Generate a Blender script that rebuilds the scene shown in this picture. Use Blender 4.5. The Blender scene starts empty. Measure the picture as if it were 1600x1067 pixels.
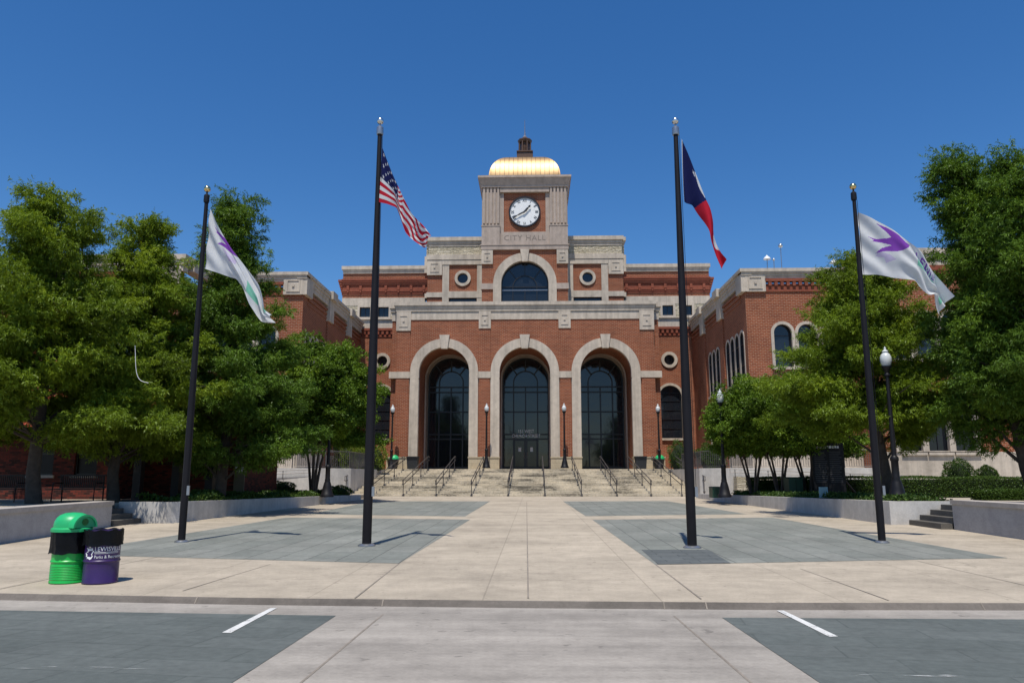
import bpy, bmesh, math, random
import numpy as np
from mathutils import Vector, geometry
R_ = math.radians
rng = np.random.default_rng(7)
random.seed(7)
sc = bpy.context.scene
col = sc.collection

# ------------------------------------------------------------------ camera geometry (also used to place things on the plan)
F, CX, CY, PIT, YAW, H = 1189., 800., 533.5, R_(10.04), R_(1.6), 1.6
def ray(px, py):
    x = (px-CX)/F; y = (CY-py)/F
    f = (-math.sin(YAW)*math.cos(PIT), math.cos(YAW)*math.cos(PIT), math.sin(PIT))
    r = (math.cos(YAW), math.sin(YAW), 0)
    u = (math.sin(YAW)*math.sin(PIT), -math.cos(YAW)*math.sin(PIT), math.cos(PIT))
    return tuple(f[i]+x*r[i]+y*u[i] for i in range(3))
def at(px, py, Y):
    d = ray(px, py); t = Y/d[1]
    return (d[0]*t, Y, H+d[2]*t)
PS = .3/39.6
def gz(Y): return PS*(Y-10.4)                       # plaza surface height
def tz(Y): return .74-.0105*(Y-24)                  # terrace height beside the plaza
def rz(Y): return -.085-.02*(Y-10.4) if Y > 3 else .063

# ------------------------------------------------------------------ materials
def nodes_of(name):
    m = bpy.data.materials.new(name); m.use_nodes = True
    nt = m.node_tree; b = nt.nodes['Principled BSDF']
    return m, nt, b
def link(nt, a, b): nt.links.new(a, b)
def texco(nt, kind, scale=(1, 1, 1), rot=(0, 0, 0)):
    t = nt.nodes.new('ShaderNodeTexCoord'); mp = nt.nodes.new('ShaderNodeMapping')
    mp.inputs['Scale'].default_value = scale; mp.inputs['Rotation'].default_value = rot
    link(nt, t.outputs[kind], mp.inputs['Vector']); return mp.outputs['Vector']
def noise(nt, vec, scale, detail=6, rough=.6):
    n = nt.nodes.new('ShaderNodeTexNoise'); n.inputs['Scale'].default_value = scale
    n.inputs['Detail'].default_value = detail; n.inputs['Roughness'].default_value = rough
    if vec is not None: link(nt, vec, n.inputs['Vector'])
    return n.outputs['Fac']
def ramp(nt, fac, stops):
    r = nt.nodes.new('ShaderNodeValToRGB'); link(nt, fac, r.inputs['Fac'])
    e = r.color_ramp.elements
    while len(e) < len(stops): e.new(.5)
    for i, (p, c) in enumerate(stops): e[i].position = p; e[i].color = (*c, 1)
    return r.outputs['Color']
def mixc(nt, a, b, fac, mode='MIX'):
    m = nt.nodes.new('ShaderNodeMix'); m.data_type = 'RGBA'; m.blend_type = mode
    for sock, v in ((m.inputs[0], fac), (m.inputs[6], a), (m.inputs[7], b)):
        if hasattr(v, 'links'): link(nt, v, sock)
        elif isinstance(v, tuple): sock.default_value = (*v, 1)
        else: sock.default_value = v
    return m.outputs[2]
def g3(v): return (v, v, v)
def sc3(c, k): return tuple(min(1, x*k) for x in c)
def bump(nt, b, h, strength, dist=.02):
    n = nt.nodes.new('ShaderNodeBump'); n.inputs['Strength'].default_value = strength
    n.inputs['Distance'].default_value = dist; link(nt, h, n.inputs['Height']); link(nt, n.outputs['Normal'], b.inputs['Normal'])
def plain(name, c, rough=.6, var=.12, scale=4, metallic=0, spec=.5, bmp=0, kind='Object', coat=0):
    m, nt, b = nodes_of(name)
    v = texco(nt, kind); n = noise(nt, v, scale)
    link(nt, ramp(nt, n, [(.3, sc3(c, 1-var)), (.7, sc3(c, 1+var))]), b.inputs['Base Color'])
    b.inputs['Roughness'].default_value = rough; b.inputs['Metallic'].default_value = metallic
    b.inputs['Specular IOR Level'].default_value = spec
    if coat: b.inputs['Coat Weight'].default_value = coat
    if bmp: bump(nt, b, noise(nt, v, scale*6), bmp)
    return m
def concrete(name, c, stain=.25, streak=0, kind='Object', fine=22, slab=None, strk=.6):
    m, nt, b = nodes_of(name)
    v = texco(nt, kind)
    big = noise(nt, v, .45, 7, .65); med = noise(nt, v, 2.7, 8, .7); fn = noise(nt, v, fine, 4, .7)
    base = ramp(nt, big, [(.28, sc3(c, 1-stain)), (.52, c), (.75, sc3(c, 1+stain*.35))])
    base = mixc(nt, base, ramp(nt, med, [(.3, g3(.78)), (.6, g3(1.04))]), .8, 'MULTIPLY')
    base = mixc(nt, base, ramp(nt, fn, [(.3, g3(.86)), (.7, g3(1.1))]), .8, 'MULTIPLY')
    if streak:
        s = noise(nt, texco(nt, kind, streak), 1.0, 5, .6)
        base = mixc(nt, base, ramp(nt, s, [(.33, g3(.74)), (.58, g3(1.03))]), strk, 'MULTIPLY')
    if slab:
        t = nt.nodes.new('ShaderNodeTexBrick'); link(nt, texco(nt, kind), t.inputs['Vector']); t.offset = 0
        t.inputs['Vector'].links[0].from_node.inputs['Location'].default_value = (31.23, 31.1, 0)
        for k, q in (('Color1', g3(.93)), ('Color2', g3(1.05)), ('Mortar', g3(.70))): t.inputs[k].default_value = (*q, 1)
        t.inputs['Scale'].default_value = 1; t.inputs['Brick Width'].default_value = slab[0]; t.inputs['Row Height'].default_value = slab[1]; t.inputs['Mortar Size'].default_value = .012
        base = mixc(nt, base, t.outputs['Color'], .75, 'MULTIPLY')
        sp = noise(nt, texco(nt, kind), 5.5, 3, .5); base = mixc(nt, base, ramp(nt, sp, [(.27, g3(.55)), (.34, g3(1.0))]), .7, 'MULTIPLY')        # drips and gum
        vo = nt.nodes.new('ShaderNodeTexVoronoi'); vo.feature = 'DISTANCE_TO_EDGE'; vo.inputs['Scale'].default_value = .32
        wv = nt.nodes.new('ShaderNodeTexNoise'); wv.inputs['Scale'].default_value = 2.2; wv.inputs['Detail'].default_value = 6; link(nt, texco(nt, kind), wv.inputs['Vector'])
        ad = nt.nodes.new('ShaderNodeMix'); ad.data_type = 'VECTOR'; ad.inputs[0].default_value = .22; link(nt, texco(nt, kind), ad.inputs[4]); link(nt, wv.outputs['Color'], ad.inputs[5])
        link(nt, ad.outputs[1], vo.inputs['Vector'])
        cr = ramp(nt, vo.outputs['Distance'], [(.0, g3(.45)), (.006, g3(1))])
        gate = ramp(nt, noise(nt, texco(nt, kind), .21, 2, .5), [(.60, g3(0)), (.68, g3(.6))])
        base = mixc(nt, base, cr, gate, 'MULTIPLY')
    link(nt, base, b.inputs['Base Color']); b.inputs['Roughness'].default_value = .85
    b.inputs['Specular IOR Level'].default_value = .25
    bump(nt, b, fn, .15, .01)
    return m
def brick(name, c1, c2, mortar, bw=.3, bh=.1, ms=.014, bmp=.4, dirt=.18, offs=.5, kind='UV', rot=0):
    m, nt, b = nodes_of(name)
    v = texco(nt, kind, rot=(0, 0, rot))
    t = nt.nodes.new('ShaderNodeTexBrick'); link(nt, v, t.inputs['Vector'])
    for k, c in (('Color1', c1), ('Color2', c2), ('Mortar', mortar)): t.inputs[k].default_value = (*c, 1)
    t.inputs['Scale'].default_value = 1; t.inputs['Brick Width'].default_value = bw; t.inputs['Row Height'].default_value = bh
    t.inputs['Mortar Size'].default_value = ms; t.inputs['Mortar Smooth'].default_value = .15; t.offset = offs
    big = noise(nt, v, .6, 6, .6); fn = noise(nt, v, 9, 5, .65)
    o = mixc(nt, t.outputs['Color'], ramp(nt, big, [(.3, g3(1-dirt)), (.7, g3(1.08))]), .9, 'MULTIPLY')
    o = mixc(nt, o, ramp(nt, fn, [(.3, g3(.8)), (.7, g3(1.15))]), .8, 'MULTIPLY')
    link(nt, o, b.inputs['Base Color']); b.inputs['Roughness'].default_value = .85; b.inputs['Specular IOR Level'].default_value = .25
    bump(nt, b, t.outputs['Fac'], -bmp, .012)
    return m
MT = {}
MT['brick'] = brick('red_brick', (.215, .045, .016), (.31, .080, .029), (.37, .235, .155), .33, .115, .015, dirt=.28)
MT['brickdk'] = brick('corbel_brick', (.215, .05, .026), (.28, .072, .038), (.25, .11, .07), ms=.01)
MT['clinker'] = brick('patterned_brick', (.19, .035, .022), (.02, .010, .009), (.06, .03, .024), bw=.24, bh=.085, ms=.012, dirt=.1)
MT['stone'] = concrete('cast_stone', (.56, .48, .385), .16, (2.5, 2.5, .12), strk=.85)
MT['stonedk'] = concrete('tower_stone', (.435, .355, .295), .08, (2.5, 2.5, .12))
MT['base'] = brick('tan_stone_base', (.50, .42, .29), (.45, .37, .25), (.36, .3, .21), .95, .42, .012, .2)
MT['rustic'] = brick('rough_limestone', (.60, .53, .40), (.47, .41, .29), (.30, .26, .18), .62, .24, .02, 1, .2)
def rough_up():
    m = MT['rustic']; nt = m.node_tree; b = nt.nodes['Principled BSDF']
    bump(nt, b, noise(nt, texco(nt, 'UV', (1, 2.4, 1)), 3.2, 5, .6), 1, .16)
rough_up()
MT['glass'] = plain('dark_glass', (.012, .015, .02), .06, .2, .4, spec=.6)
bump(MT['glass'].node_tree, MT['glass'].node_tree.nodes['Principled BSDF'], noise(MT['glass'].node_tree, texco(MT['glass'].node_tree, 'Object'), .55, 3, .5), .05, .2)
MT['glassb'] = plain('bronze_glass', (.008, .010, .014), .12, .2, .4, spec=.45)
MT['lodgeglass'] = plain('shaded_window_glass', (.014, .014, .016), .35, .3, 2, spec=.2)
MT['frame'] = plain('black_frame', (.012, .012, .014), .4)
MT['white'] = plain('white_paint', (.78, .78, .76), .5, .04)
MT['paper'] = plain('white_paper', (.7, .7, .68), .8, .05)
MT['roof'] = plain('roof_membrane', (.4, .39, .37), .9)
MT['black'] = plain('black_paint', (.008, .0075, .009), .5, .25, 6, spec=.3)
MT['polem'] = plain('bronze_black_pole', (.009, .0075, .009), .5, .25, 2, spec=.25)
MT['steel'] = plain('dark_steel_rail', (.10, .09, .085), .45, .2, 5, metallic=.4)
MT['grey'] = plain('grey_metal', (.35, .36, .38), .35, .1, 5, metallic=.8)
MT['brass'] = plain('gold_ball', (.75, .56, .26), .22, .1, 5, metallic=1)
MT['silver'] = plain('satin_ball', (.72, .71, .68), .25, .08, 5, metallic=1)
MT['globe'] = plain('lamp_globe', (.56, .58, .57), .25, .05, 3)
MT['drumgreen'] = plain('green_drum_paint', (.012, .42, .06), .35, .12, 5, coat=.2)
MT['lidgreen'] = plain('green_plastic_lid', (.02, .40, .13), .4, .08, 5)
MT['purple'] = plain('purple_drum_paint', (.033, .010, .086), .4, .12, 5, coat=.2)
MT['hole'] = plain('recycling_roundel', (.02, .14, .015), .6)
MT['binblack'] = plain('black_bin_plastic', (.018, .02, .022), .5)
MT['bark'] = plain('grey_brown_bark', (.055, .042, .032), .95, .35, 7, bmp=.7)
MT['barkpale'] = plain('smooth_crape_bark', (.07, .052, .038), .85, .3, 5)
MT['tile'] = brick('red_roof_tile', (.42, .075, .035), (.33, .05, .025), (.10, .02, .015), .28, .38, .03, 1, .15)
MT['soil'] = plain('dark_mulch', (.07, .05, .035), .95, .4, 9, bmp=.8)
MT['door'] = plain('olive_door', (.12, .105, .07), .6)
MT['utility'] = plain('green_utility_box', (.012, .05, .03), .5)
MT['sign'] = plain('pale_blue_placard', (.22, .36, .40), .5)
MT['slabk'] = plain('black_granite', (.008, .008, .009), .5, .25, 8, spec=.2)
MT['dash'] = plain('engraved_grey', (.05, .05, .052), .6)
MT['vent'] = plain('white_vent_metal', (.75, .75, .73), .4)
MT['dkmetal'] = plain('bronze_lantern', (.10, .055, .035), .5, .3, 5, metallic=.3)
MT['plaza'] = concrete('plaza_concrete', (.445, .378, .288), .22, (.3, .8, 1), slab=(2.35, 3.1))
MT['road'] = concrete('road_concrete', (.365, .328, .28), .24, (.05, 1.5, 1), strk=1, slab=(60, 60))
MT['kerb'] = concrete('kerb_concrete', (.145, .125, .105), .4, (.6, .6, 6))
MT['wallc'] = concrete('white_concrete', (.55, .52, .475), .12, (2.0, 2.0, .15))
MT['wallg'] = concrete('grey_concrete', (.40, .385, .375), .1)
MT['cap'] = concrete('cap_concrete', (.43, .385, .34), .2)
MT['stepdk'] = concrete('shade_toned_step', (.12, .11, .095), .3)  # shade on the side steps is put into this dark colour
MT['terrace'] = concrete('terrace_paving', (.42, .36, .28), .15)
MT['earth'] = plain('far_ground', (.16, .15, .10), .95, .3, .08)
def worn_line():
    m = concrete('road_marking_white', (.66, .65, .61), .2); nt = m.node_tree; b = nt.nodes['Principled BSDF']
    v = texco(nt, 'Object'); n = noise(nt, v, 7, 8, .75)
    link(nt, ramp(nt, n, [(.34, g3(0)), (.45, g3(1))]), b.inputs['Alpha']); return m
MT['line'] = worn_line()
MT['engrave'] = plain('engraved_letters', (.20, .165, .14), .9)
MT['joint'] = plain('joint_filler', (.23, .195, .155), .9, .2, 5)

def slate(name, c1, c2, mo, bw, bh, rot=0):
    m = brick(name, c1, c2, mo, bw, bh, .012, .35, .22, .37, 'Object', rot)
    return m
MT['slate'] = slate('slate_paving', (.188, .197, .172), (.238, .242, .212), (.10, .104, .092), 1.25, .62, R_(90))
MT['slatedk'] = slate('darker_slate_paving', (.105, .115, .112), (.13, .14, .135), (.07, .075, .075), .62, .3)
MT['slateroad'] = slate('slate_road_paving', (.104, .117, .108), (.124, .136, .126), (.094, .105, .097), 1.1, .55, R_(8))

# stairs: stained limestone treads
def stair_mat():
    m = brick('stained_limestone_steps', (.58, .505, .38), (.50, .43, .315), (.34, .295, .225), .9, .1575, .012, .3, .1)
    nt = m.node_tree; b = nt.nodes['Principled BSDF']
    cur = b.inputs['Base Color'].links[0].from_socket
    v = texco(nt, 'Object', (1, 1, 3.2)); n1 = noise(nt, v, .5, 4, .5); n2 = noise(nt, v, 4.5, 8, .85)
    mx = nt.nodes.new('ShaderNodeMath'); mx.operation = 'MULTIPLY'; link(nt, n1, mx.inputs[0]); link(nt, n2, mx.inputs[1])
    st = ramp(nt, mx.outputs[0], [(.19, g3(1.08)), (.27, g3(.78)), (.34, g3(.30))])
    link(nt, mixc(nt, cur, st, 1.0, 'MULTIPLY'), b.inputs['Base Color']); return m
MT['stair'] = stair_mat()

def gold():
    m, nt, b = nodes_of('gold_dome_sheet')
    v = texco(nt, 'Object'); n = noise(nt, v, 1.3, 5)
    link(nt, ramp(nt, n, [(.3, (.36, .235, .115)), (.7, (.46, .315, .165))]), b.inputs['Base Color'])
    b.inputs['Metallic'].default_value = 1; b.inputs['Roughness'].default_value = .5
    return m
MT['gold'] = gold()
def leafmat(name, c, var=.35, trans=.35):
    m, nt, b = nodes_of(name)
    a = nt.nodes.new('ShaderNodeAttribute'); a.attribute_name = 'tint'
    cc = ramp(nt, a.outputs['Fac'], [(0, sc3(c, 1-var)), (.55, c), (1, (min(1, c[0]*1.6), c[1]*1.4, c[2]*1.1))])
    nt.nodes.remove(b)
    d = nt.nodes.new('ShaderNodeBsdfDiffuse'); t = nt.nodes.new('ShaderNodeBsdfTranslucent'); g = nt.nodes.new('ShaderNodeBsdfGlossy')
    link(nt, cc, d.inputs['Color']); link(nt, mixc(nt, cc, (1.25, 1.2, .5), 1, 'MULTIPLY'), t.inputs['Color'])
    g.inputs['Roughness'].default_value = .45; g.inputs['Color'].default_value = (.9, .95, .85, 1)
    m1 = nt.nodes.new('ShaderNodeMixShader'); m2 = nt.nodes.new('ShaderNodeMixShader')
    m1.inputs[0].default_value = trans; m2.inputs[0].default_value = .016
    link(nt, d.outputs[0], m1.inputs[1]); link(nt, t.outputs[0], m1.inputs[2])
    link(nt, m1.outputs[0], m2.inputs[1]); link(nt, g.outputs[0], m2.inputs[2])
    link(nt, m2.outputs[0], nt.nodes['Material Output'].inputs['Surface'])
    return m
MT['cypress'] = leafmat('cypress_leaf', (.150, .222, .018), trans=.3)
MT['cypressdk'] = leafmat('dark_cypress_leaf', (.094, .170, .020), trans=.25)
MT['crape'] = leafmat('crape_leaf', (.112, .192, .020), trans=.25)
MT['hedge'] = leafmat('hedge_leaf', (.062, .112, .022), trans=.2)
MT['hedgelt'] = leafmat('young_shrub_leaf', (.15, .21, .03), trans=.3)
MT['cover'] = leafmat('groundcover_leaf', (.06, .11, .025), trans=.2)
def cloth(name, c, trans=.35):
    m, nt, b = nodes_of(name); nt.nodes.remove(b)
    v = texco(nt, 'Object'); cc = ramp(nt, noise(nt, v, 6), [(.3, sc3(c, .92)), (.7, sc3(c, 1.04))])
    d = nt.nodes.new('ShaderNodeBsdfDiffuse'); t = nt.nodes.new('ShaderNodeBsdfTranslucent'); x = nt.nodes.new('ShaderNodeMixShader')
    link(nt, cc, d.inputs['Color']); link(nt, cc, t.inputs['Color']); x.inputs[0].default_value = trans
    link(nt, d.outputs[0], x.inputs[1]); link(nt, t.outputs[0], x.inputs[2]); link(nt, x.outputs[0], nt.nodes['Material Output'].inputs['Surface'])
    return m
CL = dict(white=cloth('white_nylon', (.74, .75, .75), .4), red=cloth('red_nylon', (.50, .025, .045)), navy=cloth('navy_nylon', (.018, .022, .085), .25),
          purple=cloth('purple_nylon', (.25, .075, .44)), green=cloth('pale_green_nylon', (.25, .60, .44)), showthru=cloth('show_through_nylon', (.60, .53, .70)))

# ------------------------------------------------------------------ mesh builder
def children(o): return [c for c in bpy.data.objects if c.parent == o]
def wloc(o):
    v = Vector((0, 0, 0))
    while o is not None: v += o.location; o = o.parent
    return v
class MB:
    def __init__(s, xf=None): s.v = []; s.f = []; s.m = []; s.xf = xf; s.k = 0; s.pc = []
    def add(s, vs, fs):
        n = len(s.v); s.pc.append((n, len(s.f)))
        if s.xf: vs = [s.xf(*p) for p in vs]
        s.v += [tuple(p) for p in vs]; s.f += [tuple(i+n for i in f) for f in fs]; s.m += [s.k]*len(fs); return s
    def box(s, x0, x1, y0, y1, z0, z1):
        if x0 > x1: x0, x1 = x1, x0
        return s.add([(x0, y0, z0), (x1, y0, z0), (x1, y1, z0), (x0, y1, z0), (x0, y0, z1), (x1, y0, z1), (x1, y1, z1), (x0, y1, z1)],
                     [(0, 3, 2, 1), (4, 5, 6, 7), (0, 1, 5, 4), (1, 2, 6, 5), (2, 3, 7, 6), (3, 0, 4, 7)])
    def taper(s, x0, x1, y0, y1, z0, z1, d, dy=None):       # box whose top is larger by d on each side
        dy = d if dy is None else dy
        return s.add([(x0, y0, z0), (x1, y0, z0), (x1, y1, z0), (x0, y1, z0), (x0-d, y0-dy, z1), (x1+d, y0-dy, z1), (x1+d, y1+dy, z1), (x0-d, y1+dy, z1)],
                     [(0, 3, 2, 1), (4, 5, 6, 7), (0, 1, 5, 4), (1, 2, 6, 5), (2, 3, 7, 6), (3, 0, 4, 7)])
    def tube(s, pts, r, n=8):
        pts = [Vector(p) for p in pts]
        rs = r if isinstance(r, (list, tuple)) else [r]*len(pts)
        vs = []; fs = []
        for i, p in enumerate(pts):
            d = (pts[min(i+1, len(pts)-1)]-pts[max(i-1, 0)]).normalized()
            a = d.cross(Vector((0, 0, 1)) if abs(d.z) < .9 else Vector((1, 0, 0))).normalized(); b = d.cross(a)
            for k in range(n):
                t = 2*math.pi*k/n; vs.append(p+(a*math.cos(t)+b*math.sin(t))*rs[i])
        for i in range(len(pts)-1):
            for k in range(n): fs.append((i*n+k, i*n+(k+1) % n, (i+1)*n+(k+1) % n, (i+1)*n+k))
        fs.append(tuple(range(n))); fs.append(tuple((len(pts)-1)*n+k for k in range(n))[::-1])
        return s.add(vs, fs)
    def lathe(s, cx, cy, prof, n=20, rot=0):
        vs = []; fs = []
        for (r, z) in prof:
            for k in range(n):
                t = 2*math.pi*k/n+rot; vs.append((cx+r*math.cos(t), cy+r*math.sin(t), z))
        for i in range(len(prof)-1):
            for k in range(n): fs.append((i*n+k, i*n+(k+1) % n, (i+1)*n+(k+1) % n, (i+1)*n+k))
        fs.append(tuple(range(n))[::-1]); fs.append(tuple((len(prof)-1)*n+k for k in range(n)))
        return s.add(vs, fs)
    def ball(s, c, r, n=14, sz=1):
        return s.lathe(c[0], c[1], [(max(.001, r*math.sin(math.pi*i/10)), c[2]-r*sz*math.cos(math.pi*i/10)) for i in range(11)], n)
    def polyz(s, poly, z0, z1):                             # (x,y) outline; z may be callables
        Z0 = z0 if callable(z0) else (lambda x, y: z0); Z1 = z1 if callable(z1) else (lambda x, y: z1)
        n = len(poly); vs = [(x, y, Z0(x, y)) for x, y in poly]+[(x, y, Z1(x, y)) for x, y in poly]
        tris = geometry.tessellate_polygon([[Vector((x, y, 0)) for x, y in poly]])
        fs = [tuple(i+n for i in t) for t in tris]+[tuple(reversed(t)) for t in tris]+[(i, (i+1) % n, (i+1) % n+n, i+n) for i in range(n)]
        return s.add(vs, fs)
    def prism(s, poly, y0, y1):                             # (x,z) outline extruded in y
        n = len(poly); vs = [(x, y0, z) for x, z in poly]+[(x, y1, z) for x, z in poly]
        tris = geometry.tessellate_polygon([[Vector((x, z, 0)) for x, z in poly]])
        fs = [tuple(t) for t in tris]+[tuple(i+n for i in reversed(t)) for t in tris]+[(i, (i+1) % n, (i+1) % n+n, i+n) for i in range(n)]
        return s.add(vs, fs)
    def wall(s, outer, holes, y0, y1):
        loops = [outer]+holes; flat = [p for L in loops for p in L]; n = len(flat)
        tris = geometry.tessellate_polygon([[Vector((x, z, 0)) for x, z in L] for L in loops])
        vs = [(x, y0, z) for x, z in flat]+[(x, y1, z) for x, z in flat]
        fs = [tuple(t) for t in tris]+[tuple(i+n for i in reversed(t)) for t in tris]
        o = 0
        for L in loops:
            m = len(L); fs += [(o+i, o+(i+1) % m, o+(i+1) % m+n, o+i+n) for i in range(m)]; o += m
        return s.add(vs, fs)
    def band(s, outer, inner, y0, y1, closed=False):
        m = len(outer); vs = [(x, y0, z) for x, z in outer]+[(x, y0, z) for x, z in inner]+[(x, y1, z) for x, z in outer]+[(x, y1, z) for x, z in inner]
        fs = []
        for i in range(m if closed else m-1):
            j = (i+1) % m
            fs += [(i, j, m+j, m+i), (2*m+i, 3*m+i, 3*m+j, 2*m+j), (i, 2*m+i, 2*m+j, j), (m+i, m+j, 3*m+j, 3*m+i)]
        if not closed: fs += [(0, m, 3*m, 2*m), (m-1, 3*m-1, 4*m-1, 2*m-1)]
        return s.add(vs, fs)
    def disc(s, loop, y):
        return s.add([(x, y, z) for x, z in loop], [tuple(range(len(loop)))])
    def split(s, name, mats, parent=None, eps=.05):         # one object for each group of touching pieces
        B = []; ends = s.pc[1:]+[(len(s.v), len(s.f))]
        for (v0, f0), (v1, f1) in zip(s.pc, ends):
            a = np.array(s.v[v0:v1]); B.append((a.min(0)-eps/2, a.max(0)+eps/2, v0, v1, f0, f1))
        par = list(range(len(B)))
        def fd(i):
            while par[i] != i: i = par[i]
            return i
        for i in range(len(B)):
            for j in range(i):
                if (B[i][0] <= B[j][1]).all() and (B[j][0] <= B[i][1]).all(): par[fd(i)] = fd(j)
        G = {}
        for i in range(len(B)): G.setdefault(fd(i), []).append(i)
        for g in G.values():
            m = MB()
            for i in g:
                _, _, v0, v1, f0, f1 = B[i]; m.add(s.v[v0:v1], [tuple(k-v0 for k in f) for f in s.f[f0:f1]])
            o = m.build(name, mats, parent)
        return o
    def build(s, name, mats, parent=None, smooth=False, fix=True):
        me = bpy.data.meshes.new(name)
        off = wloc(parent) if parent else Vector((0, 0, 0))
        V = [(p[0]-off.x, p[1]-off.y, p[2]-off.z) for p in s.v]
        me.from_pydata(V, [], s.f)
        if fix:
            bm = bmesh.new(); bm.from_mesh(me); bmesh.ops.recalc_face_normals(bm, faces=bm.faces); bm.to_mesh(me); bm.free()
        uv = me.uv_layers.new(name='uv')
        for p in me.polygons:
            n = p.normal; a = max(range(3), key=lambda i: abs(n[i]))
            for li in p.loop_indices:
                c = s.v[me.loops[li].vertex_index]
                uv.data[li].uv = (c[0], c[2]) if a == 1 else ((c[1], c[2]) if a == 0 else (c[0], c[1]))
            p.use_smooth = smooth
        for m in (mats if isinstance(mats, (list, tuple)) else [mats]): me.materials.append(m)
        if len(set(s.m)) > 1 or (s.m and s.m[0]):
            me.polygons.foreach_set('material_index', s.m)
        if smooth:
            try: me.set_sharp_from_angle(angle=R_(40))
            except Exception: pass
        o = bpy.data.objects.new(name, me); col.objects.link(o)
        if parent: o.parent = parent
        return o
def thing(name, label, cat, loc, rz=0, group=None):
    o = bpy.data.objects.new(name, None); col.objects.link(o); o.location = loc; o.rotation_euler = (0, 0, rz)
    o.empty_display_size = .2
    o['label'] = label; o['category'] = cat
    if group: o['group'] = group
    return o
def tag(o, label, cat, group=None):
    o['label'] = label; o['category'] = cat
    if group: o['group'] = group
    return o
def struct(o, kind='structure'): o['kind'] = kind; return o
def copy_thing(root, loc, rz, label, dims=None):
    c = root.copy(); col.objects.link(c); c.location = loc; c.rotation_euler = (0, 0, rz); c['label'] = label
    def rec(a, b):
        for ch in children(a):
            d = ch.copy(); col.objects.link(d); d.parent = b; rec(ch, d)
    # children() is evaluated on the source only
    rec(root, c)
    return c
def text_mesh(body, size, name, mat, parent, place, extrude=.01, align='CENTER', spacing=1.0, bold=0):
    cu = bpy.data.curves.new(name, 'FONT'); cu.body = body; cu.size = size; cu.extrude = extrude; cu.align_x = align; cu.align_y = 'CENTER'
    cu.offset = bold; cu.space_character = spacing; cu.resolution_u = 2
    t = bpy.data.objects.new(name, cu); col.objects.link(t); bpy.context.view_layer.update()
    me = bpy.data.meshes.new_from_object(t); bpy.data.objects.remove(t)
    off = wloc(parent) if parent else Vector((0, 0, 0))
    for v in me.vertices: v.co = Vector(place(*v.co))-off
    me.materials.clear(); me.materials.append(mat)
    o = bpy.data.objects.new(name, me); col.objects.link(o)
    if parent: o.parent = parent
    return o

# 2-D loops in (x,z)
def arch(cx, zs, r, zb, n=28):
    return [(cx-r, zb)]+[(cx-r*math.cos(math.pi*i/n), zs+r*math.sin(math.pi*i/n)) for i in range(n+1)]+[(cx+r, zb)]
def circ(cx, cz, r, n=32): return [(cx+r*math.cos(2*math.pi*i/n), cz+r*math.sin(2*math.pi*i/n)) for i in range(n)]
def rect(x0, x1, z0, z1): return [(x0, z0), (x1, z0), (x1, z1), (x0, z1)]

# ================================================================== GROUND
def sheet(name, fn, xs, ys, mat, label=None):
    mb = MB(); n = len(xs)
    mb.add([(x, y, fn(x, y)) for y in ys for x in xs], [(j*n+i, j*n+i+1, (j+1)*n+i+1, (j+1)*n+i) for j in range(len(ys)-1) for i in range(n-1)])
    return struct(mb.build(name, mat, fix=False))
sheet('ground', lambda x, y: -.45, [-1500, -60, 0, 60, 1500], [-1500, -40, 40, 120, 2500], MT['earth'])
KX = [-60, -30, -18, -12, -7.5, -3.75, 0, 3, 6.5, 12, 20, 30, 60]
KY = [12.6, 11.9, 11.6, 11.25, 10.9, 10.6, 10.46, 10.41, 10.47, 10.62, 10.9, 11.2, 12]
def kerb_y(x): return float(np.interp(x, KX, KY))
xs = list(np.linspace(-60, 60, 121))
mb = MB(); n = len(xs); rows = [[(x, kerb_y(x)-.04, gz(kerb_y(x))-.006) for x in xs]]
for Y in (12.8, 16, 22, 30, 38, 46, 53): rows.append([(x, Y, gz(Y)) for x in xs])
mb.add([p for r in rows for p in r], [(j*n+i, j*n+i+1, (j+1)*n+i+1, (j+1)*n+i) for j in range(len(rows)-1) for i in range(n-1)])
struct(mb.build('plaza', MT['plaza'], fix=False))
# rolled kerb
prof = [(-.04, 0, -.006), (-.075, 0, -.022), (-.10, 0, -.05), (-.135, 0, -.082)]
mb = MB(); vs = []; m = len(prof)
for x in xs:
    ky = kerb_y(x)
    for (dy, _, dz) in prof: vs.append((x, ky+dy, gz(ky)+dz+.0))
mb.add(vs, [(i*m+k, i*m+k+1, (i+1)*m+k+1, (i+1)*m+k) for i in range(n-1) for k in range(m-1)])
struct(mb.build('kerb', MT['kerb'], fix=False, smooth=True))
# road
mb = MB(); rows = [[(x, kerb_y(x)-.135, gz(kerb_y(x))-.082) for x in xs]]
for Y in (9.6, 8, 6, 3, -2, -9): rows.append([(x, Y, rz(Y)+.002) for x in xs])
mb.add([p for r in rows for p in r], [(j*n+i, j*n+i+1, (j+1)*n+i+1, (j+1)*n+i) for j in range(len(rows)-1) for i in range(n-1)])
struct(mb.build('road', MT['road'], fix=False))
sheet('pavement', lambda x, y: .15, [-60, 60], [-40, -9], MT['plaza'])
def patch(name, poly, zf, mat, lift=.004):
    mb = MB(); Y = [p[1] for p in poly]
    mb.add([(x, y, zf(y)+lift) for x, y in poly], [tuple(range(len(poly)))])
    return struct(mb.build(name, mat, fix=False))
patch('slate_paving', [(-2.47, 14.36), (-2.2, 27.0), (-8.95, 28.0), (-9.72, 15.7)][::-1], gz, MT['slate'])
patch('slate_paving', [(2.19, 14.3), (2.02, 26.95), (8.6, 28.5), (9.2, 15.55)], gz, MT['slate'])
patch('slate_paving', [(-2.54, 28.8), (-2.4, 42.9), (-8.95, 42.7), (-8.76, 30.15)][::-1], gz, MT['slate'])
patch('slate_paving', [(1.93, 29.1), (1.61, 42.9), (7.4, 43.4), (8.3, 30.6)], gz, MT['slate'])
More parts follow.
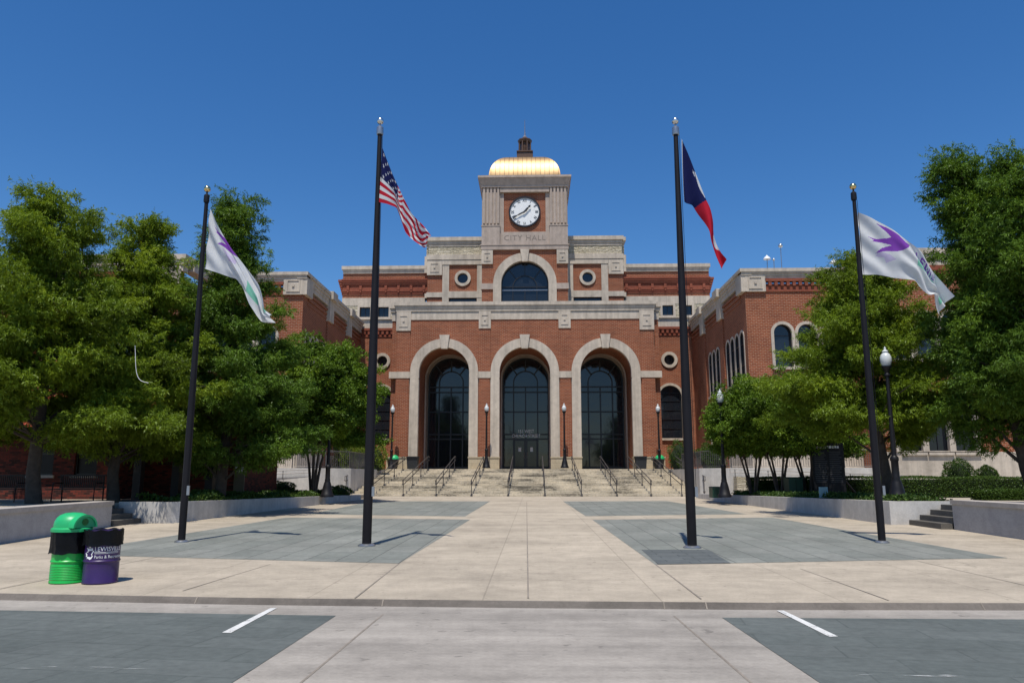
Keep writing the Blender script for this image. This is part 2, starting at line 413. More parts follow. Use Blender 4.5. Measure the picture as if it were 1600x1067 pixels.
patch('slate_repair', [(2.24, 14.33), (2.3, 16.9), (3.73, 16.92), (3.6, 14.53)], gz, MT['slatedk'], .008)
patch('road_slate', [(-2.38, 6.2), (-2.41, 9.62), (-7.4, 9.95), (-30, 10.6), (-30, 3.2), (-2.36, 3.2)], lambda y: max(rz(y), -.2), MT['slateroad'], .006)
patch('road_slate', [(2.25, 3.2), (2.25, 9.62), (5.8, 9.6), (30, 10.2), (30, 3.2)], lambda y: rz(y), MT['slateroad'], .006)
patch('road_marking', [(-3.32, 10.2), (-3.40, 10.17), (-3.325, 8.43), (-3.225, 8.42)], rz, MT['line'], .011)
patch('road_marking', [(3.07, 10.17), (3.155, 10.17), (3.155, 8.41), (3.055, 8.39)], rz, MT['line'], .011)
for (a, b, w) in [((-.38, 42), (-.08, 10.6), .012), ((-2.466, 14.36), (-2.394, 10.55), .012), ((2.2, 14.3), (2.212, 10.6), .012), ((-4.79, 14.2), (-4.98, 11.1), .010), ((4.61, 13.8), (4.65, 10.55), .010), ((7.2, 15), (7.3, 10.6), .01), ((-7.4, 15.4), (-7.7, 11.1), .01)]:
    patch('pavement_joint', [(a[0]-w, a[1]), (b[0]-w, b[1]), (b[0]+w, b[1]), (a[0]+w, a[1])], gz, MT['joint'], .003)
for (a, b) in [((-1.86, 9.75), (-1.83, 4)), ((1.70, 9.75), (1.715, 4))]:
    patch('road_joint', [(a[0]-.011, a[1]), (b[0]-.011, b[1]), (b[0]+.011, b[1]), (a[0]+.011, a[1])], rz, MT['joint'], .005)
def scuffed():
    m = concrete('scuffed_old_marking', (.55, .55, .52), .2); nt = m.node_tree; b = nt.nodes['Principled BSDF']
    n = noise(nt, texco(nt, 'Object', (.7, 5, 1)), 2.2, 6, .7); link(nt, ramp(nt, n, [(.56, g3(0)), (.62, g3(.8))]), b.inputs['Alpha']); return m
MT['scuff'] = scuffed()
patch('worn_marking', [(-12, 6.72), (-2.6, 6.72), (-2.6, 6.80), (-12, 6.80)], rz, MT['scuff'], .011)
patch('worn_marking', [(2.5, 6.66), (12, 6.66), (12, 6.73), (2.5, 6.73)], rz, MT['scuff'], .011)
# kerb joints
for x in (-4.55, -2.0, 1.68, 2.22, 5.75):
    ky = kerb_y(x); mb = MB()
    mb.add([(x+sx*.008, ky+dy-.004, gz(ky)+dz+.004) for (dy, _, dz) in prof for sx in (-1, 1)], [(2*i, 2*i+1, 2*i+3, 2*i+2) for i in range(len(prof)-1)])
    struct(mb.build('kerb_joint', MT['joint'], fix=False))

# terraces beside the plaza
def tzz(x, y): return tz(y)
polyR = [(12.25, 13.5), (12.25, 22.88), (13.5, 22.88), (13.5, 24.9), (11.45, 24.9), (10.25, 47.9), (11.4, 50.9), (11.4, 51.2), (60, 51.2), (60, 13.5)]
polyL = [(-12.55, 13.5), (-12.9, 23.4), (-14.4, 23.4), (-14.4, 25.7), (-13.2, 25.7), (-11.9, 25.0), (-11.62, 28.8), (-10.45, 45.3), (-10.4, 47.9), (-12.2, 50.9), (-12.2, 51.2), (-60, 51.2), (-60, 13.5)]
struct(MB().polyz(polyR, -.4, tzz).build('terrace', MT['terrace']))
struct(MB().polyz(polyL, -.4, tzz).build('terrace', MT['terrace']))
struct(MB().polyz([(11.45, 25.1), (14.8, 25.1), (15.3, 36), (17.5, 40), (17.5, 42), (10.55, 42), (10.3, 47.5)][:5]+[(17.5, 42.2), (10.62, 42.2)], lambda x, y: tz(y)-.1, lambda x, y: tz(y)+.02).build('planting_soil', MT['soil']))
struct(MB().polyz([(-11.9, 25.3), (-11.62, 28.8), (-10.7, 42.2), (-16, 42.2), (-17, 26.2), (-13, 26)], lambda x, y: tz(y)-.1, lambda x, y: tz(y)+.02).build('planting_soil', MT['soil']))

# planter walls (white concrete), wall tops follow the terrace
def retaining(name, line, th, top, mat, label, capm=None, side=1, cap=.12, over=.05):
    t = thing(name, label, 'retaining wall', (line[0][0], line[0][1], 0))
    P = [Vector((x, y)) for x, y in line]; off = []
    for i, p in enumerate(P):
        d = (P[min(i+1, len(P)-1)]-P[max(0, i-1)]).normalized(); off.append(Vector((-d.y, d.x))*side)
    poly = [tuple(p) for p in P]+[tuple(p+o*th) for p, o in zip(P, off)][::-1]
    c = cap if capm else 0
    MB().polyz(poly, -.3, lambda x, y: top(y)-c).build('wall_body', mat, t)
    if capm:
        poly = [tuple(p-o*over) for p, o in zip(P, off)]+[tuple(p+o*(th+over)) for p, o in zip(P, off)][::-1]
        MB().polyz(poly, lambda x, y: top(y)-c+.002, lambda x, y: top(y)).build('coping', capm, t)
    return t
pt = lambda y: .84-.0118*(y-24)
retaining('planter_wall', [(9.98, 48), (10.3, 41), (10.75, 33), (11.19, 24.8), (12.0, 24.8), (13.4, 24.85)], .28, pt, MT['wallc'], 'low white concrete planter wall along the right edge of the plaza', side=1)
retaining('planter_wall', [(-10.16, 45.4), (-10.8, 36.5), (-11.38, 28.8), (-11.6, 25.2), (-11.85, 24.85), (-12.35, 24.95), (-13.8, 25.5)], .28, lambda y: .79-.0118*(y-24), MT['wallc'], 'low streaked pale planter wall along the left edge of the plaza', side=-1)
retaining('seat_wall', [(12.1, 22.86), (12.02, 19.6), (11.95, 13.5)], .5, lambda y: .93, MT['wallg'], 'grey seat wall with stone coping at the right edge beside dark steps', MT['cap'], side=1)
retaining('seat_wall', [(-12.86, 23.4), (-12.34, 17.8), (-12.0, 13.5)], .5, lambda y: .86, MT['wallg'], 'grey seat wall with thick coping behind the green and purple barrels', MT['cap'], side=-1)
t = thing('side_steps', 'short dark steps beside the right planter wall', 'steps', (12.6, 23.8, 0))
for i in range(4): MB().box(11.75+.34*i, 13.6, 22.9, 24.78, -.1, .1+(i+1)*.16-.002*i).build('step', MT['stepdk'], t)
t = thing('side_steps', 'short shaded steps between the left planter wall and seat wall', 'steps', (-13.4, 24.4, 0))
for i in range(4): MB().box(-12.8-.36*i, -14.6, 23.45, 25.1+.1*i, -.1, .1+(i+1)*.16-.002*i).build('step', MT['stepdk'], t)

# ================================================================== CITY HALL
X0 = -.62; LZ = 2.12
hall = thing('city_hall', 'red brick city hall with clock tower, gold dome and three tall entrance arches', 'town hall', (X0, 56.5, 0))
U = lambda u: X0+u
def hx(x, y, z): return (X0+x, y, z)
def HB(xf=hx): return MB(xf)
YF = 56.5; AR = [-6.05, 0, 6.05]; ZC = 9.28; RI, RO = 1.91, 2.56
# front brick wall with three arches
HB().wall(rect(-9.7, 9.7, .3, 13.35), [arch(c, ZC, RI, LZ-.02) for c in AR], YF, YF+.8).build('entrance_wall', MT['brick'], hall)
fb = HB()
for s in (-1, 1):
    fb.box(s*9.7, s*10.12, YF+.35, 62, .3, 13.35)
    fb.box(s*9.68, s*8.68, YF-.06, YF+.2, 3.02, 12.5)
    fb.box(s*3.46, s*2.58, YF-.06, YF+.2, 9.34, 12.6)
    fb.box(s*3.46, s*2.58, YF-.06, YF+.2, 3.02, 8.84)
fb.split('pilaster', MT['brick'], hall)
HB().wall(rect(-9.6, 9.6, .3, 13.3), [arch(c, ZC, 1.97, LZ-.02) for c in AR], YF+.8, 60.3).build('porch_wall', MT['brick'], hall)
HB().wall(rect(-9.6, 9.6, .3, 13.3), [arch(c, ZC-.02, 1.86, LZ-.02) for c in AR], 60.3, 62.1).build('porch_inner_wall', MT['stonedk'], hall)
# parapet and cornice of the entrance block
pc = HB()
pc.box(-9.72, 9.72, YF-.05, YF+.6, 13.3, 13.95)
pc.box(-9.79, 9.79, YF-.12, YF+.6, 13.95, 14.13)
pc.taper(-9.82, 9.82, YF-.16, YF+.6, 14.13, 14.34, .04)
pc.box(-9.90, 9.90, YF-.235, YF+.6, 14.34, 14.38)
pc.box(-9.94, 9.94, YF-.26, YF+.7, 14.38, 14.65)
for s in (-1, 1):
    pc.box(s*9.75, s*10.16, YF+.30, 62, 13.28, 13.94)
    pc.box(s*9.8, s*10.26, YF+.22, 62, 13.955, 14.24)
    pc.box(s*9.85, s*10.36, YF+.12, 62, 14.245, 14.62)
pc.split('parapet', MT['stone'], hall)
HB().box(-9.6, 9.6, YF+.5, 62, 13.2, 13.3).build('porch_roof', MT['roof'], hall)
def stone_block(x0, x1, z0, z1, y, d=.12, par=hall, mat=None, xf=hx):
    b = HB(xf); b.box(x0, x1, y-d, y+.1, z0, z1)
    w = abs(x1-x0); a, c = min(x0, x1), max(x0, x1)
    b.band(rect(a+w*.2, c-w*.2, z0+(z1-z0)*.2, z1-(z1-z0)*.2), rect(a+w*.26, c-w*.26, z0+(z1-z0)*.25, z1-(z1-z0)*.25), y-d-.035, y-d+.01, True)
    b.box((a+c)/2-.07, (a+c)/2+.07, y-d-.05, y-d+.01, (z0+z1)/2-.05, (z0+z1)/2+.05)
    return b.build('stone_block', mat or MT['stone'], par)
for s in (-1, 1):
    stone_block(s*9.74, s*8.64, 12.45, 13.93, YF)
    stone_block(s*3.47, s*2.56, 12.6, 13.93, YF)
# arch surrounds, keystones, impost bands, bases
for c in AR:
    a = HB().band(arch(c, ZC, RO, 3.0), arch(c, ZC, RI-.02, 3.0), YF-.13, YF+.3).build('arch_surround', MT['stone'], hall)
    HB().prism([(c-.24, 11.05), (c+.24, 11.05), (c+.38, 12.1), (c-.38, 12.1)], YF-.26, YF+.1).build('keystone', MT['stone'], a)
    m = HB()
    for s in (-1, 1):
        m.box(c+s*RO-.02*s, c+s*(RO+.08), YF-.16, YF, 8.76, 8.84); m.box(c+s*RI, c+s*(RI-.06), YF-.14, YF+.2, 8.76, 8.84)
    m.split('impost', MT['dkmetal'], a)
ib = HB()
for s in (-1, 1):
    ib.box(s*2.57, s*3.48, YF-.1, YF+.1, 8.84, 9.33); ib.box(s*8.62, s*10.2, YF-.1, YF+.34, 8.84, 9.33); ib.box(s*9.78, s*10.2, YF+.22, YF+.6, 8.845, 9.325)
ib.split('impost_band', MT['stone'], hall)
bs = HB()
for a, b in ((-10.2, -7.93), (-4.16, -1.89), (1.89, 4.16), (7.93, 10.2)):
    bs.box(a, b, YF-.17, YF+.6, .3, 2.92); bs.box(a-.04, b+.04, YF-.21, YF+.6, 2.92, 3.01)
bs.split('stone_base', MT['base'], hall)
# glazed entrance screens
def screen(c, door):
    y = 61.55; r = 1.9; zc = ZC-.02
    w = HB().disc(arch(c, zc, r, LZ), y+.06).build('entrance_glazing', MT['glass'], hall)
    f = HB(); t = .05
    f.band(arch(c, zc, r, LZ), arch(c, zc, r-.12, LZ), y-.06, y+.05)
    f.band(arch(c, zc-.2, 1.02, zc-.8), arch(c, zc-.2, .93, zc-.8), y-.05, y+.05)
    for ang in (45, 90, 135):
        ca, sa = math.cos(R_(ang)), math.sin(R_(ang)); p = Vector((c+ca*.97, zc-.2+sa*.97)); q = Vector((c+ca*1.86, zc+sa*1.86)); nrm = Vector((-sa, ca))*t
        f.prism([tuple(p+nrm), tuple(p-nrm), tuple(q-nrm), tuple(q+nrm)], y-.05, y+.05)
    for x in (-.97, 0, .97): f.box(c+x-t, c+x+t, y-.055, y+.05, LZ, zc-.5 if x == 0 else zc-.2)
    for z in (zc-.52, zc-.94, 6.72, 4.92, 4.55): f.box(c-1.84, c+1.84, y-.045, y+.05, z-.05, z+.05)
    f.box(c-1.84, c+1.84, y-.045, y+.04, LZ, LZ+.25)
    f.build('frame', MT['frame'], w)
    return w
for c in AR: g = screen(c, c == 0)
# centre doors with notices and the street address
dr = None
for s in (-1, 1):
    d = HB().box(s*.06, s*.93, 61.47, 61.5, LZ+.1, 4.5).build('entrance_door', MT['glassb'], hall)
    HB().band(rect(min(s*.06, s*.93), max(s*.06, s*.93), LZ+.1, 4.5), rect(min(s*.14, s*.85), max(s*.14, s*.85), LZ+.25, 4.4), 61.45, 61.49, True).build('frame', MT['frame'], d)
    HB().box(s*.36, s*.58, 61.455, 61.465, 3.55, 3.88).build('notice', MT['paper'], d)
    HB().tube([(s*.12, 61.40, 3.0), (s*.12, 61.40, 3.5)], .02).build('handle', MT['grey'], d)
for k, tx in enumerate(('151 WEST', 'CHURCH STREET')):
    text_mesh(tx, .37, 'address_lettering', MT['white'], hall, lambda x, y, z, k=k: (U(.03)+x*.76, 61.42+z, 5.14-.36*k+y), .008, spacing=1.06, bold=.002)
# landing inside
# --- side blocks behind
YS = 58.5; KS = 60.4/58.5; KT = 57.8/58.8
def sx(x, y, z): return ((X0+x)*KS, y+(60.4-58.5), H+(z-H)*KS)
def tx_(x, y, z): return ((X0+x)*KT, y-1.0, H+(z-H)*KT)
def cornice_brick(b, x0, x1, y, z, s):
    b.box(x0, x1, y-.03, y+.3, z+.24, z+.36); b.box(x0, x1, y-.06, y+.3, z+.36, z+.5); b.box(x0, x1, y-.10, y+.3, z+.5, z+.62)
    b.box(x0, x1, y-.045, y+.3, z+.62, z+.98); b.box(x0, x1, y-.11, y+.3, z+.98, z+1.1)
    b.box(x0, x1, y-.16, y+.3, z+1.1, z+1.24); b.box(x0, x1, y-.21, y+.3, z+1.24, z+1.38); b.box(x0, x1, y-.25, y+.3, z+1.38, z+1.5)
    n = int(abs(x1-x0)/1.08)
    for i in range(n+1):
        xx = x0+(x1-x0)*(i+.5)/(n+1)
        b.box(xx-.10, xx+.10, y-.155, y-.02, z+.625, z+.978); b.prism([(xx-.10, z+.62), (xx+.10, z+.62), (xx+.04, z+.42), (xx-.04, z+.42)], y-.135, y-.04)
sb = HB(sx); st = HB(sx); ru = HB(sx); cb = HB(sx)
for s in (-1, 1):
    holes = [circ(s*11.15, 10.46, .5), arch(s*11.13, 7.63, .87, 4.45)]
    x0, x1 = (-14.5, -9.9) if s < 0 else (9.9, 14.5)
    sb.wall(rect(x0, x1, .3, 12.35), holes, YS, YS+.5)
    sb.box(s*14.5, s*7.6, YS+.02, YS+.5, 15.52, 17.5)
    sb.box(s*14.45, s*14.1, YS+.5, 70, .3, 17.4)
    # dentil band
    cb.box(x0, x1, YS-.05, YS+.3, 12.36, 12.5); cb.box(x0, x1, YS-.03, YS+.3, 12.52, 12.84); cb.box(x0, x1, YS-.16, YS+.3, 12.86, 13.05)
    k = int((x1-x0)/.36)
    for i in range(k): cb.box(x0+.36*i, x0+.36*i+.18, YS-.13, YS, 12.56, 12.85)
    xa = s*14.55; xb = s*7.5
    cornice_brick(cb, min(xa, xb), max(xa, xb), YS, 15.52, s)
    for i in range(6):                                   # return of the corbels on the outer end
        cb.box(s*14.5, s*(14.56+.055*i), YS-.04*i, YS+6, 15.8+.2*i, 15.98+.2*i)
    st.box(x0, x1, YS-.08, YS+.5, 13.06, 13.73); st.box(x0, x1, YS-.2, YS+.5, 13.735, 13.8)
    xa, xb = sorted((s*14.5, s*7.9))
    st.box(xa, xb, YS-.04, YS+.5, 14.9, 15.51)
    st.box(xa, xb, YS-.07, YS+.6, 17.505, 17.66); st.taper(xa, xb, YS-.10, YS+.6, 17.66, 17.82, .03)
    st.box(xa-.10, xb+.10, YS-.19, YS+.7, 17.82, 18.1)
    ru.wall(rect(xa, xb, 13.8, 14.9), [rect(c-.43, c+.43, 13.95, 14.77) for c in (s*12.64, s*11.17)], YS-.02, YS+.5)
sb.split('side_wall', MT['brick'], hall); cb.split('corbelled_cornice', MT['brickdk'], hall); st.split('stone_band', MT['stone'], hall); ru.split('rusticated_band', MT['rustic'], hall)
def window_arch(c, zs, r, zb, y, ro, bars, xf=hx, par=hall, sill=True, glass='glass', depth=.25, mid=False, pro=.07):
    b = MB(xf).disc(arch(c, zs, r+.01, zb), y+depth).build('window', MT[glass], par)
    f = MB(xf); f.band(arch(c, zs, r, zb), arch(c, zs, r-.06, zb), y+depth-.07, y+depth+.0)
    for z in bars: f.box(c-r+.05, c+r-.05, y+depth-.05, y+depth-.002, z-.022, z+.022)
    if mid: f.box(c-.025, c+.025, y+depth-.05, y+depth-.002, zb, zs+r-.05)
    f.box(c-r, c+r, y+depth-.06, y+depth, zb, zb+.07)
    f.build('frame', MT['frame'], b)
    g = MB(xf); g.band(arch(c, zs, ro, zb), arch(c, zs, r-.012, zb), y-pro, y+min(.12, depth))
    if sill: g.box(c-ro-.03, c+ro+.03, y-.14, y+.2, zb-.16, zb-.002)
    g.build('surround', MT['stone'], b); return b
def window_round(c, z, r, ro, y, xf=hx, par=hall):
    b = MB(xf).disc(circ(c, z, r+.02), y+.2).build('round_window', MT['glass'], par)
    MB(xf).band(circ(c, z, ro), circ(c, z, r), y-.1, y+.25, True).build('surround', MT['stone'], b); return b
def window_rect(x0, x1, z0, z1, y, fr=.16, xf=hx, par=hall, glass='glass', d=.18):
    b = MB(xf).box(x0-.01, x1+.01, y+d, y+d+.03, z0-.01, z1+.01).build('window', MT[glass], par)
    f = MB(xf); f.band(rect(x0, x1, z0, z1), rect(x0+.05, x1-.05, z0+.05, z1-.05), y+d-.06, y+d-.002, True); f.box((x0+x1)/2-.02, (x0+x1)/2+.02, y+d-.05, y+d-.002, z0, z1)
    f.build('frame', MT['frame'], b)
    if fr: MB(xf).band(rect(x0-fr, x1+fr, z0-fr, z1+fr), rect(x0, x1, z0, z1), y-.08, y+.1, True).build('surround', MT['stone'], b)
    return b
for s in (-1, 1):
    window_round(s*11.15, 10.46, .4, .63, YS, sx)
    window_arch(s*11.13, 7.63, .85, 4.45, YS, 1.02, [5.2, 5.9, 6.6, 7.3, 7.9], sx)
    for c in (s*12.64, s*11.17): window_rect(c-.42, c+.42, 13.96, 14.76, YS, .17, sx)
# --- upper block
YU = 60.0
ub = HB(); us = HB(); ur = HB()
for s in (-1, 1):
    x0, x1 = sorted((s*3.3, s*7.95))
    ub.wall(rect(x0, x1, 14.0, 19.0), [circ(s*5.07, 17.46, .5), rect(min(s*3.95, s*6.15), max(s*3.95, s*6.15), 14.4, 15.8)], YU, YU+.5)
    ub.box(s*7.93, s*7.6, YU+.5, 70, 14, 19.4)
    us.box(s*6.7, s*8.0, YU-.09, YU+.3, 15.88, 16.3); us.box(s*7.9, s*8.2, YU+.25, YU+6, 15.9, 16.28)
    us.box(s*6.72, s*6.18, YU-.1, YU+.2, 14, 18.58)
    us.box(s*3.3, s*3.9, YU-.1, YU+.2, 14, 18.58)
    us.box(s*3.3, s*6.78, YU-.14, YU+.2, 18.585, 18.99)
    us.box(s*3.3, s*6.2, YU-.12, YU+.2, 15.81, 16.36)
    us.box(s*3.3, s*8.0, YU-.18, YU+.5, 19.0, 19.42); us.box(s*7.9, s*8.25, YU+.22, YU+8, 18.0, 19.4)
    us.box(s*6.72, s*8.02, YU-.07, YU+.1, 18.4, 18.995)
    ur.box(s*3.3, s*7.9, YU-.06, YU+.4, 19.425, 20.13); ur.box(s*7.85, s*8.12, YU+.3, YU+8, 19.42, 20.12)
    x0, x1 = sorted((s*3.3, s*7.9))
    e = .3
    for (z0, z1, d) in ((20.14, 20.34, .10), (20.34, 20.58, .16), (20.58, 20.9, .26)):
        us.box(s*3.3, s*(7.78+d), YU-d, YU+.6, z0, z1-.001)
        us.box(s*7.7, s*(8.0+d), YU+.35-d, YU+8, z0-.002, z1-.004)
    stone_block(s*6.76, s*7.98, 17.72, 18.96, YU, .14)
    window_round(s*5.07, 17.46, .43, .66, YU)
    window_rect(min(s*3.95, s*6.15), max(s*3.95, s*6.15), 14.4, 15.8, YU, 0)
ub.box(-7.9, 7.9, YU+.6, 70, 19.3, 19.5)
ub.split('upper_wall', MT['brick'], hall); us.split('upper_trim', MT['stone'], hall); ur.split('rusticated_band', MT['rustic'], hall)
# --- clock tower
YT = 58.8; ZT = 16.66
HB(tx_).wall(rect(-3.42, 3.42, 14.0, 19.45), [arch(0, ZT, 1.9, 14.2)], YT, YT+.6).build('tower_wall', MT['brick'], hall)
a = HB(tx_).band(arch(0, ZT, 2.52, 14.0), arch(0, ZT, 1.88, 14.0), YT-.13, YT+.3).build('arch_surround', MT['stone'], hall)
HB(tx_).prism([(-.22, 18.45), (.22, 18.45), (.36, 19.44), (-.36, 19.44)], YT-.25, YT+.1).build('keystone', MT['stone'], a)
b = HB(tx_).disc(arch(0, ZT, 1.9, 14.2), YT+.42).build('arched_window', MT['glass'], hall)
f = HB(tx_); f.band(arch(0, ZT, 1.89, 14.2), arch(0, ZT, 1.80, 14.2), YT+.32, YT+.41); f.band(arch(0, ZT-.2, 1.0, 16.2), arch(0, ZT-.2, .92, 16.2), YT+.34, YT+.41)
for ang in (45, 90, 135):
    ca, sa = math.cos(R_(ang)), math.sin(R_(ang)); p = Vector((ca*.96, ZT-.2+sa*.96)); q = Vector((ca*1.82, ZT+sa*1.82)); nrm = Vector((-sa, ca))*.035
    f.prism([tuple(p+nrm), tuple(p-nrm), tuple(q-nrm), tuple(q+nrm)], YT+.34, YT+.41)
for x in (-.96, 0, .96): f.box(x-.035, x+.035, YT+.335, YT+.41, 14.2, 16.3)
f.box(-1.82, 1.82, YT+.33, YT+.41, 16.45, 16.53)
f.build('frame', MT['frame'], b); HB(tx_).box(-1.82, 1.82, YT+.31, YT+.405, 16.18, 16.24).build('glazing_bar', MT['grey'], b)
tt = HB(tx_)
for s in (-1, 1):
    tt.box(s*2.5, s*3.5, YT-.09, YT+.2, 16.22, 16.69)
    stone_block(s*2.55, s*3.46, 18.28, 19.44, YT, .14, xf=tx_)
    tt.box(s*3.38, s*3.44, YT+.02, YT+6.8, 14.0, 19.45)
tt.box(-3.5, 3.5, YT-.16, YT+7, 19.455, 19.8)
tt.box(-3.56, 3.56, YT-.2, YT+7, 19.80, 19.88)
tt.wall(rect(-3.36, 3.36, 19.88, 24.7), [rect(-1.69, 1.69, 20.98, 24.28)], YT+.06, YT+.6)
tt.box(-3.36, 3.36, YT+.6, YT+6.7, 19.88, 24.7)
for s in (-1, 1):
    tt.box(s*2.0, s*3.46, YT-.13, YT+.2, 19.89, 21.42)
    tt.box(s*1.96, s*3.5, YT-.16, YT+.2, 21.42, 21.5)
    tt.box(s*2.04, s*3.42, YT-.04, YT+.1, 21.5, 24.68)
    for i in range(5): tt.box(s*(2.06+.285*i), s*(2.06+.285*i+.16), YT-.14, YT, 21.66, 24.69)
    for y in (YT+.2, ): tt.box(s*3.36, s*3.47, y, YT+1.4, 19.885, 24.66)
tt.box(-2.0, 2.0, YT-.12, YT+.2, 24.3, 24.69)
tt.box(-3.5, 3.5, YT-.2, YT+7, 24.7, 24.86)
tt.taper(-3.5, 3.5, YT-.2, YT+7, 24.862, 25.42, .22)
tt.box(-3.78, 3.78, YT-.48, YT+7.3, 25.42, 25.6)
tt.split('tower_stonework', MT['stonedk'], hall)
HB(tx_).box(-1.75, 1.75, YT+.14, YT+.3, 20.9, 24.35).build('clock_panel', MT['brick'], hall)
# text cut in the frieze
text_mesh('CITY HALL', .62, 'tower_lettering', MT['engrave'], hall, lambda x, y, z: tx_(x*1.0, YT+.055+z*.5, 20.46+y), .006, spacing=1.15)
# clock
ck = HB(tx_).prism(circ(0, 22.66, 1.19, 48), YT+.05, YT+.12).build('clock', MT['white'], hall)
HB(tx_).band(circ(0, 22.66, 1.29, 48), circ(0, 22.66, 1.17, 48), YT-.02, YT+.14, True).build('bezel', MT['frame'], ck)
def hand(ang, L, w0, w1, y, tail):
    d = Vector((math.sin(ang), math.cos(ang))); nn = Vector((d.y, -d.x)); c = Vector((0, 22.66))
    pts = [c-d*tail+nn*w0, c-d*tail-nn*w0, c+d*L*.45-nn*w1, c+d*L*.62-nn*w1*.45, c+d*L*.8-nn*w1*1.2, c+d*L, c+d*L*.8+nn*w1*1.2, c+d*L*.62+nn*w1*.45, c+d*L*.45+nn*w1]
    HB(tx_).prism([tuple(p) for p in pts], y, y+.02).build('clock_hand', MT['frame'], ck)
hand(R_(242), 1.06, .05, .06, YT-.06, .2); hand(R_(42), .74, .06, .08, YT-.09, .16)
for i, rm in enumerate(('XII', 'I', 'II', 'III', 'IV', 'V', 'VI', 'VII', 'VIII', 'IX', 'X', 'XI')):
    an = R_(30*i); ca, sa = math.cos(an), math.sin(an); cx_, cz_ = math.sin(an)*.96, math.cos(an)*.96
    text_mesh(rm, .36, 'numeral', MT['frame'], ck, lambda x, y, z, ca=ca, sa=sa, cx_=cx_, cz_=cz_: tx_(cx_+x*.8*ca+y*sa, YT+.036+z*.3, 22.66+cz_-x*.8*sa+y*ca), .01)
# dome: square-plan cloister vault with standing seams
DC = 62.2; a_, b_ = 2.97, 2.85; N = 14
def ring(k, grow=0):
    t = (math.pi/2)*k/N; r = a_*math.cos(t)**.82+grow; z = 25.6+b_*math.sin(t)**.95+grow
    return max(r, .45), z
dm = HB(tx_); vs = []; fs = []; per = 40; ch = .09
def sq(r, n=per):
    pts = []; q = n//4
    for s in range(4):
        for i in range(q):
            t = -1+2*i/q; p = (t*r, -r)
            for _ in range(s): p = (-p[1], p[0])
            pts.append(p)
    return pts
for k in range(N+1):
    r, z = ring(k)
    for (x, y) in sq(r): vs.append((x, DC+y, z))
for k in range(N):
    for i in range(per): fs.append((k*per+i, k*per+(i+1) % per, (k+1)*per+(i+1) % per, (k+1)*per+i))
fs.append(tuple(N*per+i for i in range(per)))
dm.add(vs, fs)
se = dm
for side in range(4):
    for i in range(0, 16):
        xx = -2.775+.37*i
        pts = []
        for k in range(N):
            r, z = ring(k, .0)
            if abs(xx) <= r:
                p = (xx, -r-.012)
                for _ in range(side): p = (-p[1], p[0])
                pts.append((p[0], DC+p[1], z+.008))
        if len(pts) > 1: se.tube(pts, .014, 4)
dome = dm.build('dome', MT['gold'], hall, smooth=True)
HB(tx_).box(-3.0, 3.0, DC-3.02, DC+3.02, 25.55, 25.64).build('dome_base', MT['gold'], dome)
def zy(py): return at(820, py, DC)[2]
ln = HB(tx_)
ln.box(-.68, .68, DC-.68, DC+.68, 28.2, zy(245)); ln.box(-.62, .62, DC-.62, DC+.62, zy(245), zy(241.5)); ln.box(-.7, .7, DC-.7, DC+.7, zy(241.5), zy(240))
ln.lathe(0, DC, [(.42, zy(240)), (.42, zy(223))], 8)
for i in range(8):
    t = math.pi/4*i+math.pi/8; ln.lathe(.52*math.cos(t), DC+.52*math.sin(t), [(.07, zy(240)), (.06, zy(223))], 6)
ln.lathe(0, DC, [(.55, zy(224)), (.62, zy(221)), (.62, zy(219.5)), (.5, zy(219)), (.26, zy(216)), (.16, zy(214))], 8)
lan = ln.build('lantern', MT['dkmetal'], hall)
HB(tx_).lathe(0, DC, [(.3, zy(218)), (.17, zy(214)), (.1, zy(212)), (.05, zy(206)), (.02, zy(187))], 8).build('spire', MT['grey'], lan)
